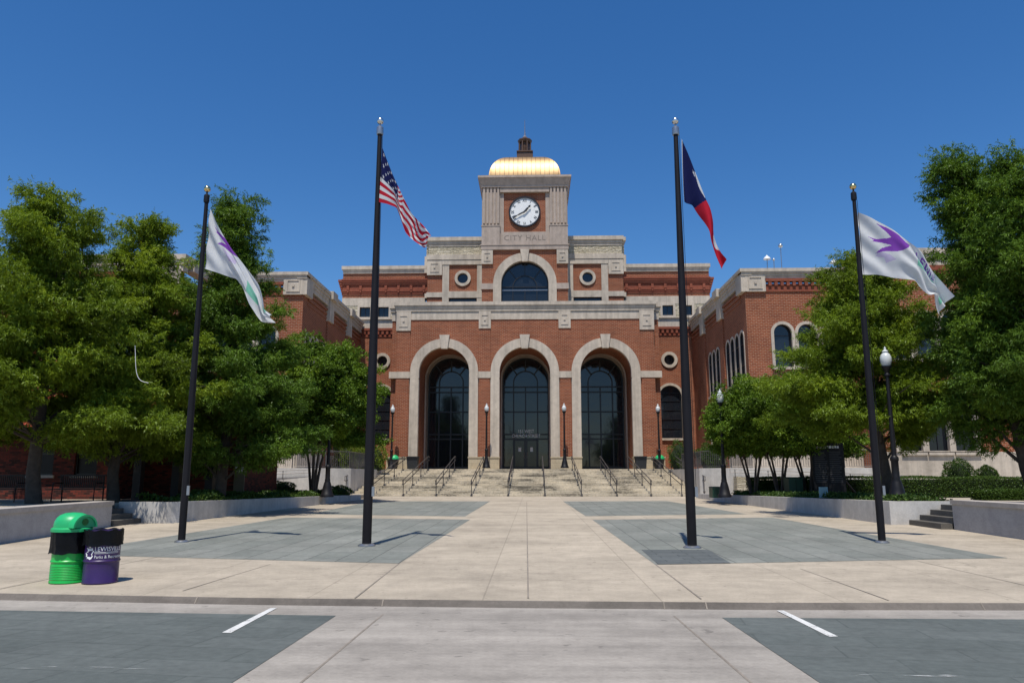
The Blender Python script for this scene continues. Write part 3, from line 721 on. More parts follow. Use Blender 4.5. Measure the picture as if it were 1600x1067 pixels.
# --- wings
UW = 13.37; YW = 44.9; ZW = 13.9
def wing(s):
    outer = 40; inner = lambda x, y, z: (X0+s*(UW-.0)+s*y, x, z)          # local x = world Y, local y = depth into the wall
    fr = lambda x, y, z: (X0+s*x, y, z)
    w = MB(inner)
    gA = [46.05+i*1.12 for i in range(4)]; gB = [52.2+i*1.12 for i in range(3)]
    holes = [arch(c, 9.85, .42, 7.2) for c in gA+gB]+[rect(52.0, 54.9, 3.4, 5.6), rect(46, 49.4, 3.4, 5.6)]
    w.wall(rect(YW+.5, 60.4, .3, 12.9), holes, 0, .4)
    w.box(50.2, 51.1, -.1, .1, .3, 12.0); w.box(55.6, 56.4, -.1, .1, .3, 12.0)
    for q in range(3): w.box(YW+.9, 60.2, -.04-.03*q, .1, 12.05+.3*q, 12.2+.3*q)
    w.split('wing_side_wall', MT['brick'], hall)
    for c in gA+gB: window_arch(c, 9.85, .41, 7.2, 0, .54, [8.2, 9.5], inner, hall, True, 'glass', .06, pro=.03)
    for r in ((52.0, 54.9, 3.4, 5.6), (46, 49.4, 3.4, 5.6)):
        window_rect(*r, 0, .18, inner, hall)
    c_ = MB(inner)
    c_.box(YW-.1, 60.2, -.12, .3, 13.0, 13.3); c_.box(YW-.13, 60.2, -.16, .3, 13.3, 13.5); c_.box(YW-.2, 60.2, -.22, .4, 13.5, 13.7); c_.box(YW-.26, 60.2, -.3, .5, 13.7, 13.9)
    for (a, b) in ((YW-.148, YW+1.15), (50.1, 51.2), (55.5, 56.5)): c_.box(a, b, -.24, .1, 11.95 if a > 46 else 12.5, 13.5)
    for (a, b) in ((50.1, 51.2), (55.5, 56.5)): c_.box(a-.05, b+.05, -.46, .1, 13.45, 14.0)
    c_.box(YW, 58.4, -.08, .1, 1.9, 3.0)
    c_.split('wing_side_cornice', MT['stone'], hall)
    # front wall
    wn = [14.84-X0+.0+i*1.4 for i in range(3)]
    wn = [15.46+i*1.42 for i in range(3)]
    lw = [(14.1, 15.1), (15.4, 16.4), (16.7, 17.7)]
    w = MB(fr); w.wall(rect(UW, 19.6, .3, 12.5), [arch(c, 9.98, .55, 7.95) for c in wn]+[rect(a+.25, b+.25, 3.0, 5.4) for a, b in lw], YW, YW+.5)
    x0, x1 = 19.6, 27.5; YP = 42.0
    pw = [(20.5+i*1.42, 20.5+i*1.42+1.15) for i in range(3)]; pv = [20.9+1.42*i for i in range(3)]
    w.wall(rect(x0, x1, .3, 12.8), [rect(a, b, 2.95, 5.6) for a, b in pw]+[arch(c, 10.0, .55, 7.95) for c in pv], YP, YP+.5)
    w.box(19.62, 20.1, YP+.5, YW+.4, .3, 12.8); w.box(27.5, outer, YW, YW+.5, .3, 13.0); w.box(27.0, 27.5, YP+.5, YW+.4, .3, 12.8)
    w.box(UW+.02, outer, YW+20, YW+20.5, .3, 13); w.box(outer-.5, outer, YW+.5, YW+20, .3, 13)
    w.split('wing_front_wall', MT['brick'], hall)
    MB(fr).box(UW+.3, outer-.3, YW+.4, YW+20, 12.95, 13.05).build('wing_roof', MT['roof'], hall)
    for c in wn: window_arch(c, 9.98, .54, 7.95, YW, .7, [9.85], fr, hall, True)
    for a, b in lw: window_rect(a+.25, b+.25, 3.0, 5.4, YW, .16, fr, hall, 'glassb')
    for a, b in pw: window_rect(a, b, 2.95, 5.6, YP, .13, fr, hall, 'glassb')
    for c in pv: window_arch(c, 10.0, .54, 7.95, YP, .7, [9.85], fr, hall, True)
    d = MB(fr)
    d.box(UW+1.2, 19.55, YW-.06, YW+.3, 12.5, 12.62); d.box(UW+1.2, 19.55, YW-.03, YW+.3, 12.62, 13.0); d.box(UW+1.2, 19.55, YW-.16, YW+.3, 13.12, 13.3); 
    for i in range(14): d.box(UW+1.4+.36*i, UW+1.4+.36*i+.18, YW-.14, YW, 12.85, 13.12)
    d.box(x0, x1, YP-.06, YP+.3, 12.8, 12.95); d.box(x0, x1, YP-.12, YP+.3, 12.96, 13.25)
    d.split('wing_dentil_band', MT['brickdk'], hall)
    e = MB(fr)
    e.box(UW+.02, 19.55, YW-.1, YW+.4, 13.3, 13.45); e.box(UW+.02, 19.55, YW-.15, YW+.4, 13.45, 13.6)
    e.box(UW-.22, 19.55, YW-.22, YW+.5, 13.6, 13.7); e.box(UW-.29, 19.55, YW-.27, YW+.5, 13.702, 13.902)
    e.box(x0-.1, x1+.1, YP-.12, YP+.5, 13.25, 13.6); e.box(x0-.2, x1+.2, YP-.2, YP+.6, 13.6, 13.9); e.box(x0-.28, x1+.28, YP-.28, YP+.7, 13.9, 14.2)
    e.box(x0-.38, x0+.3, YP+.7, YW, 13.4, 14.19); e.box(27.6, outer, YW-.3, YW+.6, 13.0, 13.9)
    e.box(x0, x1, YP-.08, YP+.2, .3, 2.9); e.box(UW, x0, YW-.08, YW+.2, .3, 2.9)
    for a, b in pw: e.box(a-.1, b+.1, YP-.2, YP+.1, 2.72, 2.86)
    for x in [20.26+1.42*i for i in range(4)]: e.box(x-.12, x+.12, YP-.16, YP+.1, 2.9, 5.9)
    e.split('wing_stone_trim', MT['stone'], hall)
    for (a, c, y) in ((UW+.0, UW+1.22, YW), (18.6, 19.15, YW), (x0, x0+1.2, YP), (x1-1.2, x1, YP)):
        b = MB(fr); w_ = c-a; b.box(a, c, y-.16, y+.1, 12.5, 13.56)
        b.band(rect(a+w_*.16, c-w_*.16, 12.66, 13.4), rect(a+w_*.22, c-w_*.22, 12.72, 13.34), y-.2, y-.15, True)
        b.box(a+w_*.44, c-w_*.44, y-.22, y-.15, 12.98, 13.1)
        b.build('stone_block', MT['stone'], hall)
wing(-1); wing(1)
# the hall was laid out on a nearer plan: set it at its true distance and size
KB = 65/56.5
def descend(o):
    for c in children(o): yield c; yield from descend(c)
from mathutils import Matrix
for c in descend(hall):
    c.data.transform(Matrix.Scale(KB, 4))
    if c.data.uv_layers:
        u_ = c.data.uv_layers[0].data; a = np.empty(len(u_)*2, np.float32); u_.foreach_get('uv', a); u_.foreach_set('uv', a*KB)
hall.location = (X0*KB, 65, H-H*KB)
LZ = H+KB*(LZ-H); XS = X0*KB+.08
# stairs: twelve low risers with deep treads
YB, YE, NR = 51.0, 62.8, 12
ZB = gz(YB); RS = (LZ-ZB)/NR; TR = (YE-YB)/(NR-1)
def fs_(s): return lambda x, y, z: (XS+s*x, y, z)
stairs = thing('entrance_stairs', 'wide stained limestone stairs rising to the three entrance arches', 'stairs', (XS, YB, ZB))
mb = MB(fs_(1)); prof_s = [(YB, ZB-.1)]
for i in range(NR): prof_s += [(YB+TR*i, ZB+RS*(i+1)), (YB+TR*(i+1), ZB+RS*(i+1))]
vs = []; fs = []; hw = 11.5
for (y, z) in prof_s: vs += [(-hw, y, z), (hw, y, z)]
for i in range(len(prof_s)-1): fs.append((2*i, 2*i+1, 2*i+3, 2*i+2))
mb.add(vs, fs); mb.build('treads', MT['stair'], stairs, fix=False)
MB(fs_(1)).box(-hw-3.8, hw+3.8, YE+.03, 71.6, 0, LZ-.004).build('landing', MT['stair'], stairs)
# access ramps with white retaining walls
for s, word in ((-1, 'left'), (1, 'right')):
    fr = fs_(s)
    rp = thing('access_ramp', 'white concrete access ramp wall at the %s side of the stairs' % word, 'ramp', (XS+s*14, 50, 0))
    MB(fr).polyz([(11.52, 51.1), (13.2, 49.6), (22.4, 47.9), (22.4, 51.6), (15.28, 51.6), (15.28, YE), (11.52, YE)], 0, LZ-.07).build('retaining_wall', MT['wallc'], rp)
    MB(fr).polyz([(13.3, 48.6), (22.6, 46.5), (31, 46.5), (31, 47.9), (22.5, 47.8), (13.3, 49.4)], 0, lambda x, y: 1.6-.045*(x-13.3)).build('ramp_slope', MT['rustic'] if s > 0 else MT['wallc'], rp)
    def fence(path, h, name, label, step=.14, group='metal railings on the ramps'):
        f = thing(name, label, 'railing', fr(*path[0]), group=group)
        a = MB(fr); a.tube([(x, y, z+h) for x, y, z in path], .028, 6); a.tube([(x, y, z+.1) for x, y, z in path], .02, 6); a.build('rail', MT['steel'], f)
        p = MB(fr); k = 0
        for (x0, y0, z0), (x1, y1, z1) in zip(path, path[1:]):
            L = math.dist((x0, y0), (x1, y1)); n = max(1, int(L/step))
            for i in range(n+1):
                t = i/n; X, Y, Z = x0+(x1-x0)*t, y0+(y1-y0)*t, z0+(z1-z0)*t
                if i % 12 == 0: MB(fr).box(X-.028, X+.028, Y-.028, Y+.028, Z-.05, Z+h).build('post', MT['steel'], f)
                else: p.box(X-.010, X+.010, Y-.012, Y+.012, Z+.08, Z+h-.002)
        p.build('pickets', MT['steel'], f); return f
    zt = LZ-.07
    fence([(11.65, 57.5, zt), (11.7, 51.3, zt), (13.3, 49.75, zt), (22.2, 48.1, zt)], 1.1, 'ramp_railing', 'metal picket railing along the top of the %s ramp wall' % word)
    P = [(13.2, 48.55, 1.6), (17, 47.6, 1.43), (22.5, 46.6, 1.19), (28, 46.55, .94)]
    h = thing('ramp_handrail', 'low tube handrail along the sloping %s ramp' % word, 'handrail', fr(*P[0]))
    a = MB(fr)
    for dz in (.45, .25): a.tube([(x, y, z+dz) for x, y, z in P], .026, 6)
    a.tube([(13.2, 48.55, 2.05), (12.9, 48.6, 2.05), (12.9, 48.6, 1.85), (13.2, 48.55, 1.85)], .026, 6); a.build('rail', MT['steel'], h)
    for (x, y, z) in P+[(15.1, 48.08, 1.51), (19.7, 47.1, 1.31), (25, 46.57, 1.07)]: MB(fr).tube([(x, y, z-.1), (x, y, z+.45)], .026, 6).build('post', MT['steel'], h)
# handrails on the stairs
def sz(y): return ZB+RS*max(0, min(NR, math.floor((y-YB)/TR)+1))
def handrail_mesh():
    r = thing('stair_handrail', 'x', 'handrail', (0, YB, ZB), group='handrails on the entrance stairs')
    a = MB(); y0, y1 = YB-.12, YE-.1; z0, z1 = ZB, LZ-.05
    for h in (1.06, .74): a.tube([(0, y0, z0+h), (0, y1, z1+h), (0, y1+.5, z1+h)], .03, 6)
    for (y, d, z) in ((y0, -.35, z0), (y1+.5, .16, z1)): a.tube([(0, y, z+1.06), (0, y+d, z+1.03), (0, y+d, z+.77), (0, y, z+.74)], .03, 6)
    a.build('rail', MT['steel'], r)
    for t in (.005, .34, .67, .985):
        y = y0+(y1-y0)*t; zb = sz(y); zt = z0+(z1-z0)*t+1.06
        MB().tube([(0, y, zb-.05), (0, y, zt)], .03, 6).lathe(0, y, [(.07, zb-.02), (.07, zb+.10), (.035, zb+.14)], 8).build('post', MT['steel'], r)
    return r
hn = ['stair handrail first from the left, partly behind the left inner flagpole', 'stair handrail second from the left, below the grey bin', 'stair handrail third from the left, in front of the left arch', 'stair handrail fourth from the left, below the lamp by the left brick pier',
      'stair handrail left of the centre doors', 'stair handrail right of the centre doors', 'stair handrail below the lamp by the right brick pier', 'stair handrail in front of the right arch', 'stair handrail second from the right, below the right grey bin', 'stair handrail at the far right of the main flight, beside the right inner flagpole']
hr = handrail_mesh()
for i, (px, lb) in enumerate(zip([582, 630, 681.5, 736.6, 793.8, 851, 908.5, 963.6, 1017, 1065], hn)):
    x = at(px, 773, YB)[0]
    if i == 0: hr.location.x = x; hr['label'] = lb
    else: copy_thing(hr, (x, YB, ZB), 0, lb)
copy_thing(hr, (XS-11.7, YB-.3, ZB+.25), 0, 'stair handrail on the left ramp wall edge'); copy_thing(hr, (XS+11.7, YB-.3, ZB+.25), 0, 'stair handrail on the right ramp wall edge')

# ================================================================== street lamps
def lamp():
    L = thing('street_lamp', 'x', 'lamp post', (0, 0, 0), group='black globe lamp posts')
    MB().lathe(0, 0, [(.30, 0), (.30, .1), (.25, .16), (.20, .42), (.15, .62), (.12, .7), (.13, .74), (.11, .8), (.105, 1.25), (.125, 1.28), (.125, 1.36), (.08, 1.42)], 14).build('pedestal', MT['black'], L, smooth=True)
    MB().lathe(0, 0, [(.075, 1.4), (.055, 3.85), (.09, 3.88), (.09, 3.93), (.06, 3.97), (.10, 4.08), (.15, 4.14), (.15, 4.18)], 14).build('shaft', MT['black'], L, smooth=True)
    MB().lathe(0, 0, [(.10, 4.18), (.145, 4.25), (.17, 4.36), (.165, 4.46), (.13, 4.55), (.08, 4.6), (.08, 4.63), (.10, 4.64), (.07, 4.67), (.03, 4.71), (.035, 4.75), (.005, 4.8)], 18).build('globe', MT['globe'], L, smooth=True)
    return L
def px_at(px, Y): return at(px, 745, Y)[0]
lm = lamp()
for c in children(lm): c.data.transform(Matrix.Scale(1.115, 4))
spots = [(at(760, 700, 63.5)[0], 63.5, LZ, 'lamp post by the brick pier left of the centre arch'), (at(882, 700, 63.5)[0], 63.5, LZ, 'lamp post by the brick pier right of the centre arch'),
         (at(612, 700, 63.5)[0], 63.5, LZ, 'lamp post by the arched window left of the left entrance arch'), (at(1030, 700, 63.5)[0], 63.5, LZ, 'lamp post by the arched window right of the right entrance arch'),
         (at(1131, 745, 38.5)[0], 38.5, tz(38.5), 'lamp post in the right planter among the crape myrtles'), (at(512, 745, 38.5)[0], 38.5, tz(38.5), 'lamp post in the left planter beneath the leafy crape myrtle'),
         (at(1402, 770, 26.6)[0], 26.6, tz(26.6), 'tall near lamp post at the right planter end, globe among cypress leaves')]
for i, (x, y, z, lb) in enumerate(spots):
    if i == 0: lm.location = (x, y, z); lm['label'] = lb
    else:
        c = copy_thing(lm, (x, y, z), 0, lb)
for (x, y, z, lb) in spots[:2]:
    tag(MB().box(x-.36, x+.36, y-.36, y+.36, LZ-.01, LZ+.07).build('lamp_plinth', MT['base']), 'pale stone plinth under the '+lb[:60], 'plinth')
for o in bpy.data.objects:
    if o.name.startswith('street_lamp') and abs(o.location.y-63.5) < .01 and abs(o.location.x-X0) < 4: o.location.z += .07

# ================================================================== flagpoles and flags
def pole(base, topz, ballmat, rb, label):
    x, y = base; z0 = gz(y)
    p = thing('flagpole', label, 'flagpole', (x, y, z0), group='black flagpoles on the plaza')
    hgt = topz-z0
    MB().lathe(x, y, [(rb*1.9, z0), (rb*1.9, z0+.025), (rb*1.5, z0+.05), (rb*1.05, z0+.06)], 20).build('base_collar', MT['grey'], p, smooth=True)
    MB().lathe(x, y, [(rb, z0+.02), (rb, z0+hgt*.3), (rb*.52, z0+hgt-.42)], 18).build('shaft', MT['polem'], p, smooth=True)
    MB().lathe(x, y, [(rb*.75, topz-.44), (rb*.85, topz-.40), (rb*.8, topz-.25), (rb*.45, topz-.22), (.02, topz-.2), (.02, topz-.12)], 14).build('truck', MT['black'] if ballmat == 'brass' else MT['grey'], p, smooth=True)
    MB().ball((x, y, topz-.075), .085).build('ball', MT[ballmat], p, smooth=True)
    MB().tube([(x+rb+.02, y-.06, z0+1.25), (x+rb*.9+.02, y-.06, z0+hgt*.4), (x+rb*.55+.015, y-.03, topz-.45)], .006, 5).build('halyard', MT['polem'], p)
    MB().box(x+rb-.01, x+rb+.05, y-.09, y-.05, z0+1.1, z0+1.32).build('cleat', MT['grey'], p)
    return p
poles = [((-8.36, 18.38), 8.95, 'brass', .085, 'outer left black flagpole with brass ball and a white city flag'), ((-3.765, 17.57), 10.36, 'silver', .105, 'inner left black flagpole with silver ball and the striped flag'),
         ((3.47, 17.32), 10.14, 'silver', .105, 'inner right black flagpole with silver ball and the blue and red flag'), ((8.17, 18.64), 8.94, 'brass', .085, 'outer right black flagpole with brass ball and a wide white city flag')]
for b, tzp, bm_, rb, lb in poles: pole(b, tzp, bm_, rb, lb)

def crv(P, t):
    P = np.array(P, float); d = np.r_[0, np.cumsum(np.hypot(*np.diff(P, axis=0).T))]; d /= d[-1]
    # smooth Catmull-like interpolation by resampling
    x = np.interp(t, d, P[:, 0]); y = np.interp(t, d, P[:, 1]); return x, y
def smooth_curve(P, n=200, byidx=False):
    t = np.linspace(0, 1, n); x, y = crv(P, t)
    if byidx: P = np.array(P, float); d = np.linspace(0, 1, len(P)); x, y = np.interp(t, d, P[:, 0]), np.interp(t, d, P[:, 1])
    k = np.ones(13)/13
    def sm(a): ap = np.r_[2*a[0]-a[6:0:-1], a, 2*a[-1]-a[-2:-8:-1]]; return np.convolve(ap, k, 'valid')
    return t, sm(x), sm(y)
def inpoly(x, y, P):
    c = np.zeros(x.shape, bool); n = len(P); j = n-1
    for i in range(n):
        xi, yi = P[i]; xj, yj = P[j]
        cond = ((yi > y) != (yj > y)) & (x < (xj-xi)*(y-yi)/((yj-yi)+1e-12)+xi); c ^= cond; j = i
    return c
def flag(name, label, Y, top, bot, paint, mats, folds, nu=150, nv=90, byidx=False):
    t, tx, ty = smooth_curve(top, 200, byidx); _, bx, by = smooth_curve(bot, 200, byidx)
    us = np.linspace(0, 1, nu+1); vsn = np.linspace(0, 1, nv+1)
    V = []
    for v in vsn:                                  # v = 0 bottom edge, 1 top edge
        for u in us:
            px = np.interp(u, t, bx)*(1-v)+np.interp(u, t, tx)*v; py = np.interp(u, t, by)*(1-v)+np.interp(u, t, ty)*v
            dep = folds(u, v)
            p = at(px, py, Y); k = (Y+dep)/Y
            V.append((p[0], Y+dep, p[2]))
    o0 = V[nv*(nu+1)]
    V = [(x-o0[0], y-o0[1], z-o0[2]) for x, y, z in V]
    F_ = [(j*(nu+1)+i, j*(nu+1)+i+1, (j+1)*(nu+1)+i+1, (j+1)*(nu+1)+i) for j in range(nv) for i in range(nu)]
    me = bpy.data.meshes.new(name); me.from_pydata(V, [], F_)
    uc, vc = np.meshgrid((us[:-1]+us[1:])/2, (vsn[:-1]+vsn[1:])/2)
    idx = paint(uc, vc)
    for m in mats: me.materials.append(m)
    me.polygons.foreach_set('material_index', idx.ravel().astype(int).tolist()); me.polygons.foreach_set('use_smooth', [True]*len(F_))
    o = bpy.data.objects.new(name, me); col.objects.link(o); o.location = o0
    return o
def star(cx, cy, r, ax=1.0):
    return [(cx+ax*(r if k % 2 == 0 else r*.4)*math.sin(math.pi*k/5), cy+(r if k % 2 == 0 else r*.4)*math.cos(math.pi*k/5)) for k in range(10)]
def paint_us(u, v):
    u0, v0 = u, v                                   # the cloth is doubled over: the far half shows only its lower stripes, slanted by the folds
    w_ = np.clip((u-.42)/.1, 0, 1); v = v*(1-w_)+w_*(.04+.50*v+.13*np.sin(15*u+1.2)*np.clip((u-.5)*4, 0, 1))
    v = np.clip(v, 0, .999)
    idx = np.where((np.floor(v*13).astype(int) % 2) == 0, 1, 0)       # 1 red, 0 white
    can = (u < .40) & (v > 6/13); idx[can] = 2
    for r in range(5):
        for c in range(4 if r % 2 == 0 else 3):
            cx = .4*((c+.5)/4 if r % 2 == 0 else (c+1)/4); cy = 6/13+(7/13)*(r+.55)/5.1
            idx[inpoly(u, v, star(cx, cy, .040, .42)) & can] = 0
    return idx
sn = math.sin
flg = flag('flag', 'striped stars flag drooping from the inner left flagpole', 17.5, [(597, 230), (606, 254), (615, 276), (627, 302), (641, 330), (660, 353), (676, 374)],
           [(592, 316), (605, 318), (619, 323), (625, 338), (630, 352), (635, 366), (642, 373), (662, 385)], paint_us, [CL['white'], CL['red'], CL['navy']],
           lambda u, v: .10*sn(9*u+2.6*v)*(.3+u)+.16*sn(5*v*u+7*u)*u**1.5-.05*abs(sn(14*(v-.4*u)))*u)
tag(flg, 'striped red and white flag with starred navy canton, drooping from the inner left pole', 'flag')
def paint_tx(u, v):                                 # folded lengthwise: the white bar shows only as slivers
    idx = np.ones(u.shape, int); nv_ = u < .44-.03*v; idx[nv_] = 2
    idx[(u > .22) & (u < .39) & (v > .965-.10*np.sin((u-.22)/.17*np.pi))] = 0; idx[inpoly(u, v, star(.21, .90, .055, .6))] = 0; idx[u < .014] = 0
    idx[(u > .70) & (u < .86) & (v > .99-.45*np.sin((u-.70)/.16*np.pi))] = 0
    return idx
flg = flag('flag', 'x', 17.25, [(1065, 217), (1074, 240), (1083, 266), (1093, 292), (1102, 314), (1109, 327), (1115, 345), (1118, 362), (1124, 378), (1130, 394), (1136, 405)],
           [(1069, 315), (1071, 315.3), (1074, 316), (1078, 317), (1083, 319), (1090, 332), (1099, 348), (1105, 364), (1107, 380), (1115, 398), (1128, 422)], paint_tx, [CL['white'], CL['red'], CL['navy']],
           lambda u, v: .20*sn(3.1*v+6*u)*(.25+u)+.07*sn(15*u+3*v)*u, nu=160, nv=80, byidx=True)
tag(flg, 'navy, white and red lone star flag folded narrow against the inner right pole', 'flag')
bird = [(.15, .94), (.25, .965), (.35, .965), (.42, .93), (.47, .94), (.44, .80), (.40, .69), (.33, .57), (.23, .49), (.14, .39), (.20, .53), (.29, .66), (.19, .63), (.10, .576), (.13, .62), (.07, .655), (.15, .66), (.25, .76), (.28, .82), (.24, .87)]
GL = {'L': ['1000', '1000', '1000', '1000', '1111'], 'E': ['1111', '1000', '1110', '1000', '1111'], 'W': ['10001', '10001', '10101', '11011', '10001'], 'I': ['1', '1', '1', '1', '1'],
      'S': ['0111', '1000', '0110', '0001', '1110'], 'V': ['10001', '10001', '01010', '01010', '00100']}
def paint_city(u, v):
    idx = np.zeros(u.shape, int); b_ = inpoly(u, v, bird); idx[b_] = 1
    idx[inpoly(u, v, [(.17, .44), (.27, .46), (.33, .40), (.24, .27), (.22, .36), (.14, .34)]) & ~b_] = 3  # light through the cloth painted as a pale tint: far side showing through
    x = .535; pw, ph = .0115, .036
    for ch in 'LEWISVILLE':
        g = GL[ch]
        for r, row in enumerate(g):
            for c, b in enumerate(row):
                if b == '1': idx[(u >= x+c*pw) & (u < x+(c+1)*pw) & (v <= .90-r*ph) & (v > .90-(r+1)*ph) & (u < .80)] = 1
        x += pw*(len(g[0])+1.2)
    idx[(u > .53) & (u < .79) & (v < .68) & (v > .47+.05*np.sin(9*(u-.5)))] = 2; idx[(u > .90) & (u < .96) & (v > .30) & (v < .62)] = 2
    return idx
def paint_city_slack(u, v):                         # the slack flag hides its top fold: the bird is cut and the words are inside the fold
    idx = np.zeros(u.shape, int); b_ = inpoly(u, (v-.20), bird); idx[b_] = 1
    idx[inpoly(u, v, [(.20, .62), (.33, .68), (.42, .78), (.40, .55), (.30, .44), (.27, .55)]) & ~b_] = 3  # same show-through of the far side, painted into the cloth colour
    idx[(u > .58) & (u < .76) & (v < .62-.5*(u-.58)) & (v > .18+.8*(u-.58))] = 2; idx[(u > .88) & (u < .95) & (v > .72)] = 2
    return idx
cm = [CL['white'], CL['purple'], CL['green'], CL['showthru']]
flg = flag('flag', 'x', 18.7, [(1340, 332), (1360, 341), (1380, 352), (1400, 364), (1420, 378), (1440, 394), (1455, 413), (1466, 432), (1474, 447), (1484, 466)],
           [(1348, 429), (1370, 428), (1395, 433), (1420, 437), (1430, 438), (1438, 452), (1447, 464), (1462, 459), (1466, 478), (1472, 489)], paint_city, cm,
           lambda u, v: .12*sn(7*u+3*v)*(.2+u)+.045*sn(26*(u*.55+v*.6))*(.4+.6*u)+.02*sn(47*(u*.5+v*.35))+.12*u**3*sn(11*v), nu=190, nv=110)
tag(flg, 'wide open white flag with purple bird and green band, on the outer right pole', 'flag')
flg = flag('flag', 'x', 18.4, [(328, 326), (340, 350), (351, 370), (362, 389), (378, 412), (394, 432), (404, 446), (410, 465), (413, 484), (425, 492)],
           [(320, 420), (335, 424), (352, 430), (370, 436), (380, 448), (386, 462), (392, 478), (400, 492), (408, 503), (424, 502)], paint_city_slack, cm,
           lambda u, v: .15*sn(8*u+3.2*v)*(.2+u)+.05*sn(24*(u*.5+v*.6))*(.4+.6*u)+.02*sn(45*(u*.6+v*.3))+.12*u*u*sn(9*v), nu=190, nv=110)
tag(flg, 'limp white flag with purple bird trailing off the outer left pole', 'flag')

# ================================================================== barrels
def drum(x, y, paint, name, label, bagz, ribs):
    z = gz(y); d = thing(name, label, 'litter barrel', (x, y, z), group='litter barrels by the kerb')
    pr = [(.278, 0), (.29, .01), (.29, .03), (.282, .045)]
    if ribs:
        for k in range(9): pr += [(.282, .06+.027*k), (.289, .073+.027*k)]
        pr += [(.282, .31), (.282, .345), (.295, .36), (.295, .375), (.282, .39)]
    else: pr += [(.282, .355), (.296, .37), (.296, .385), (.282, .40)]
    pr += [(.282, .86), (.29, .865), (.29, .885), (.27, .885)]
    MB().lathe(x, y, [(r, z+h) for r, h in pr], 36).build('drum_body', MT[paint], d, smooth=True)
    return d, z
MT['bag'] = plain('black_bin_bag', (.003, .003, .004), .42, .3, 8, spec=.2)
def bag(x, y, z, d, z0, z1, open_):
    mb = MB(); n = 64; rows = 9; vs = []; fs = []
    for j in range(rows):
        t = j/(rows-1)
        for k in range(n):
            a = 2*math.pi*k/n
            r = .312+.010*math.sin(7*a+1)*(1-t)+.006*math.sin(17*a+3*t)+.004*math.sin(29*a+9*t)+(.008 if j == 0 else 0)*abs(math.sin(3*a))
            zz = z0+(z1-z0)*t+(.010*math.sin(5*a)+.006*math.sin(11*a+1))*(1-t)+.012*math.sin(9*a)*t
            vs.append((x+r*math.cos(a), y+r*math.sin(a), z+zz))
    for k in range(n):
        a = 2*math.pi*k/n; vs.append((x+.255*math.cos(a), y+.255*math.sin(a), z+z1-.03))
    for k in range(n):
        a = 2*math.pi*k/n; vs.append((x+.24*math.cos(a), y+.24*math.sin(a), z+z0+.1))
    for j in range(rows+1):
        for k in range(n): fs.append((j*n+k, j*n+(k+1) % n, (j+1)*n+(k+1) % n, (j+1)*n+k))
    mb.add(vs, fs); return mb.build('bin_bag', MT['bag'], d, smooth=True, fix=False)
gx, gy = -7.135, 11.9; pxx, pyy = -6.61, 11.87
dg, zg = drum(gx, gy, 'drumgreen', 'litter_barrel', 'bright green barrel with domed green lid and black bag', .5, True)
bag(gx, gy, zg, dg, .50, .89, False)
lid = MB(); lid.lathe(gx, gy, [(.30, zg+.865), (.335, zg+.87), (.335, zg+.92), (.31, zg+.94)], 36)
lid.lathe(gx, gy, [(.30, zg+.935), (.298, zg+.99), (.285, zg+1.05), (.255, zg+1.11), (.205, zg+1.155), (.13, zg+1.185), (.03, zg+1.195)], 36)
lido = lid.build('lid', MT['lidgreen'], dg, smooth=True)
# raised hood over the flap, facing the road side and to the right
ang = R_(-22); ca, sa = math.cos(ang), math.sin(ang)
def hood(x, y, z): return (gx+x*ca-y*sa, gy+x*sa+y*ca, zg+z)
hd = MB(hood); A = [(.235*math.cos(math.pi*i/16), .94+.222*math.sin(math.pi*i/16)) for i in range(17)]; B = [(.205*math.cos(math.pi*i/16), .94+.19*math.sin(math.pi*i/16)) for i in range(17)]
hd.xf = lambda x, y, z: hood(-y, x, z)
hd.band(A, B, -.335, .0); hd.build('flap_hood', MT['lidgreen'], lido, smooth=True)
hd = MB(lambda x, y, z: hood(-y, x, z)); hd.disc(B, -.312); hd.build('flap', MT['lidgreen'], lido)
hd = MB(lambda x, y, z: hood(-y, x, z)); hd.prism(circ(.0, 1.035, .06, 24), -.322, -.311); hd.build('roundel', MT['hole'], lido)
dp, zp = drum(pxx, pyy, 'purple', 'litter_barrel', 'purple barrel with white lettering and black bag over its rim', .62, False)
bag(pxx, pyy, zp, dp, .64, .905, True)
# printed emblem and words wrapped round the purple barrel
def wrap(x, z, r=.2855, th0=R_(-88)):
    th = th0+x/.2855; return (pxx+r*math.cos(th), pyy+r*math.sin(th), zp+z)
for tx, s_, zz in (('LEWISVILLE', .105, .585), ('Parks & Recreation', .072, .455)):
    text_mesh(tx, s_, 'lettering', MT['white'], dp, lambda x, y, z, zz=zz: wrap(x*.9+.005, zz+y, .284+max(z, 0)*.6), .004, 'LEFT')
em = MB()
for z0, z1 in ((.53, .538), (.512, .518)):
    n = 18; vs = [wrap(.005+.42*i/n, z, .2855) for i in range(n+1) for z in (z0, z1)]; em.add(vs, [(2*i, 2*i+2, 2*i+3, 2*i+1) for i in range(n)])
pp = [(-.17, .60), (-.10, .61), (-.085, .635), (-.06, .61), (-.02, .60), (-.03, .57), (0, .56), (-.02, .53), (-.035, .50), (-.015, .47), (-.04, .43), (-.07, .41), (-.11, .43), (-.14, .425), (-.13, .455), (-.17, .46), (-.165, .49), (-.185, .52), (-.15, .535), (-.12, .56), (-.13, .585)]
tri = geometry.tessellate_polygon([[Vector((a, b, 0)) for a, b in pp]]); em.add([wrap(a, b, .2862) for a, b in pp], [tuple(t) for t in tri])
em.build('emblem', MT['white'], dp, fix=False)
dg.scale = dp.scale = (.87, .87, .87)
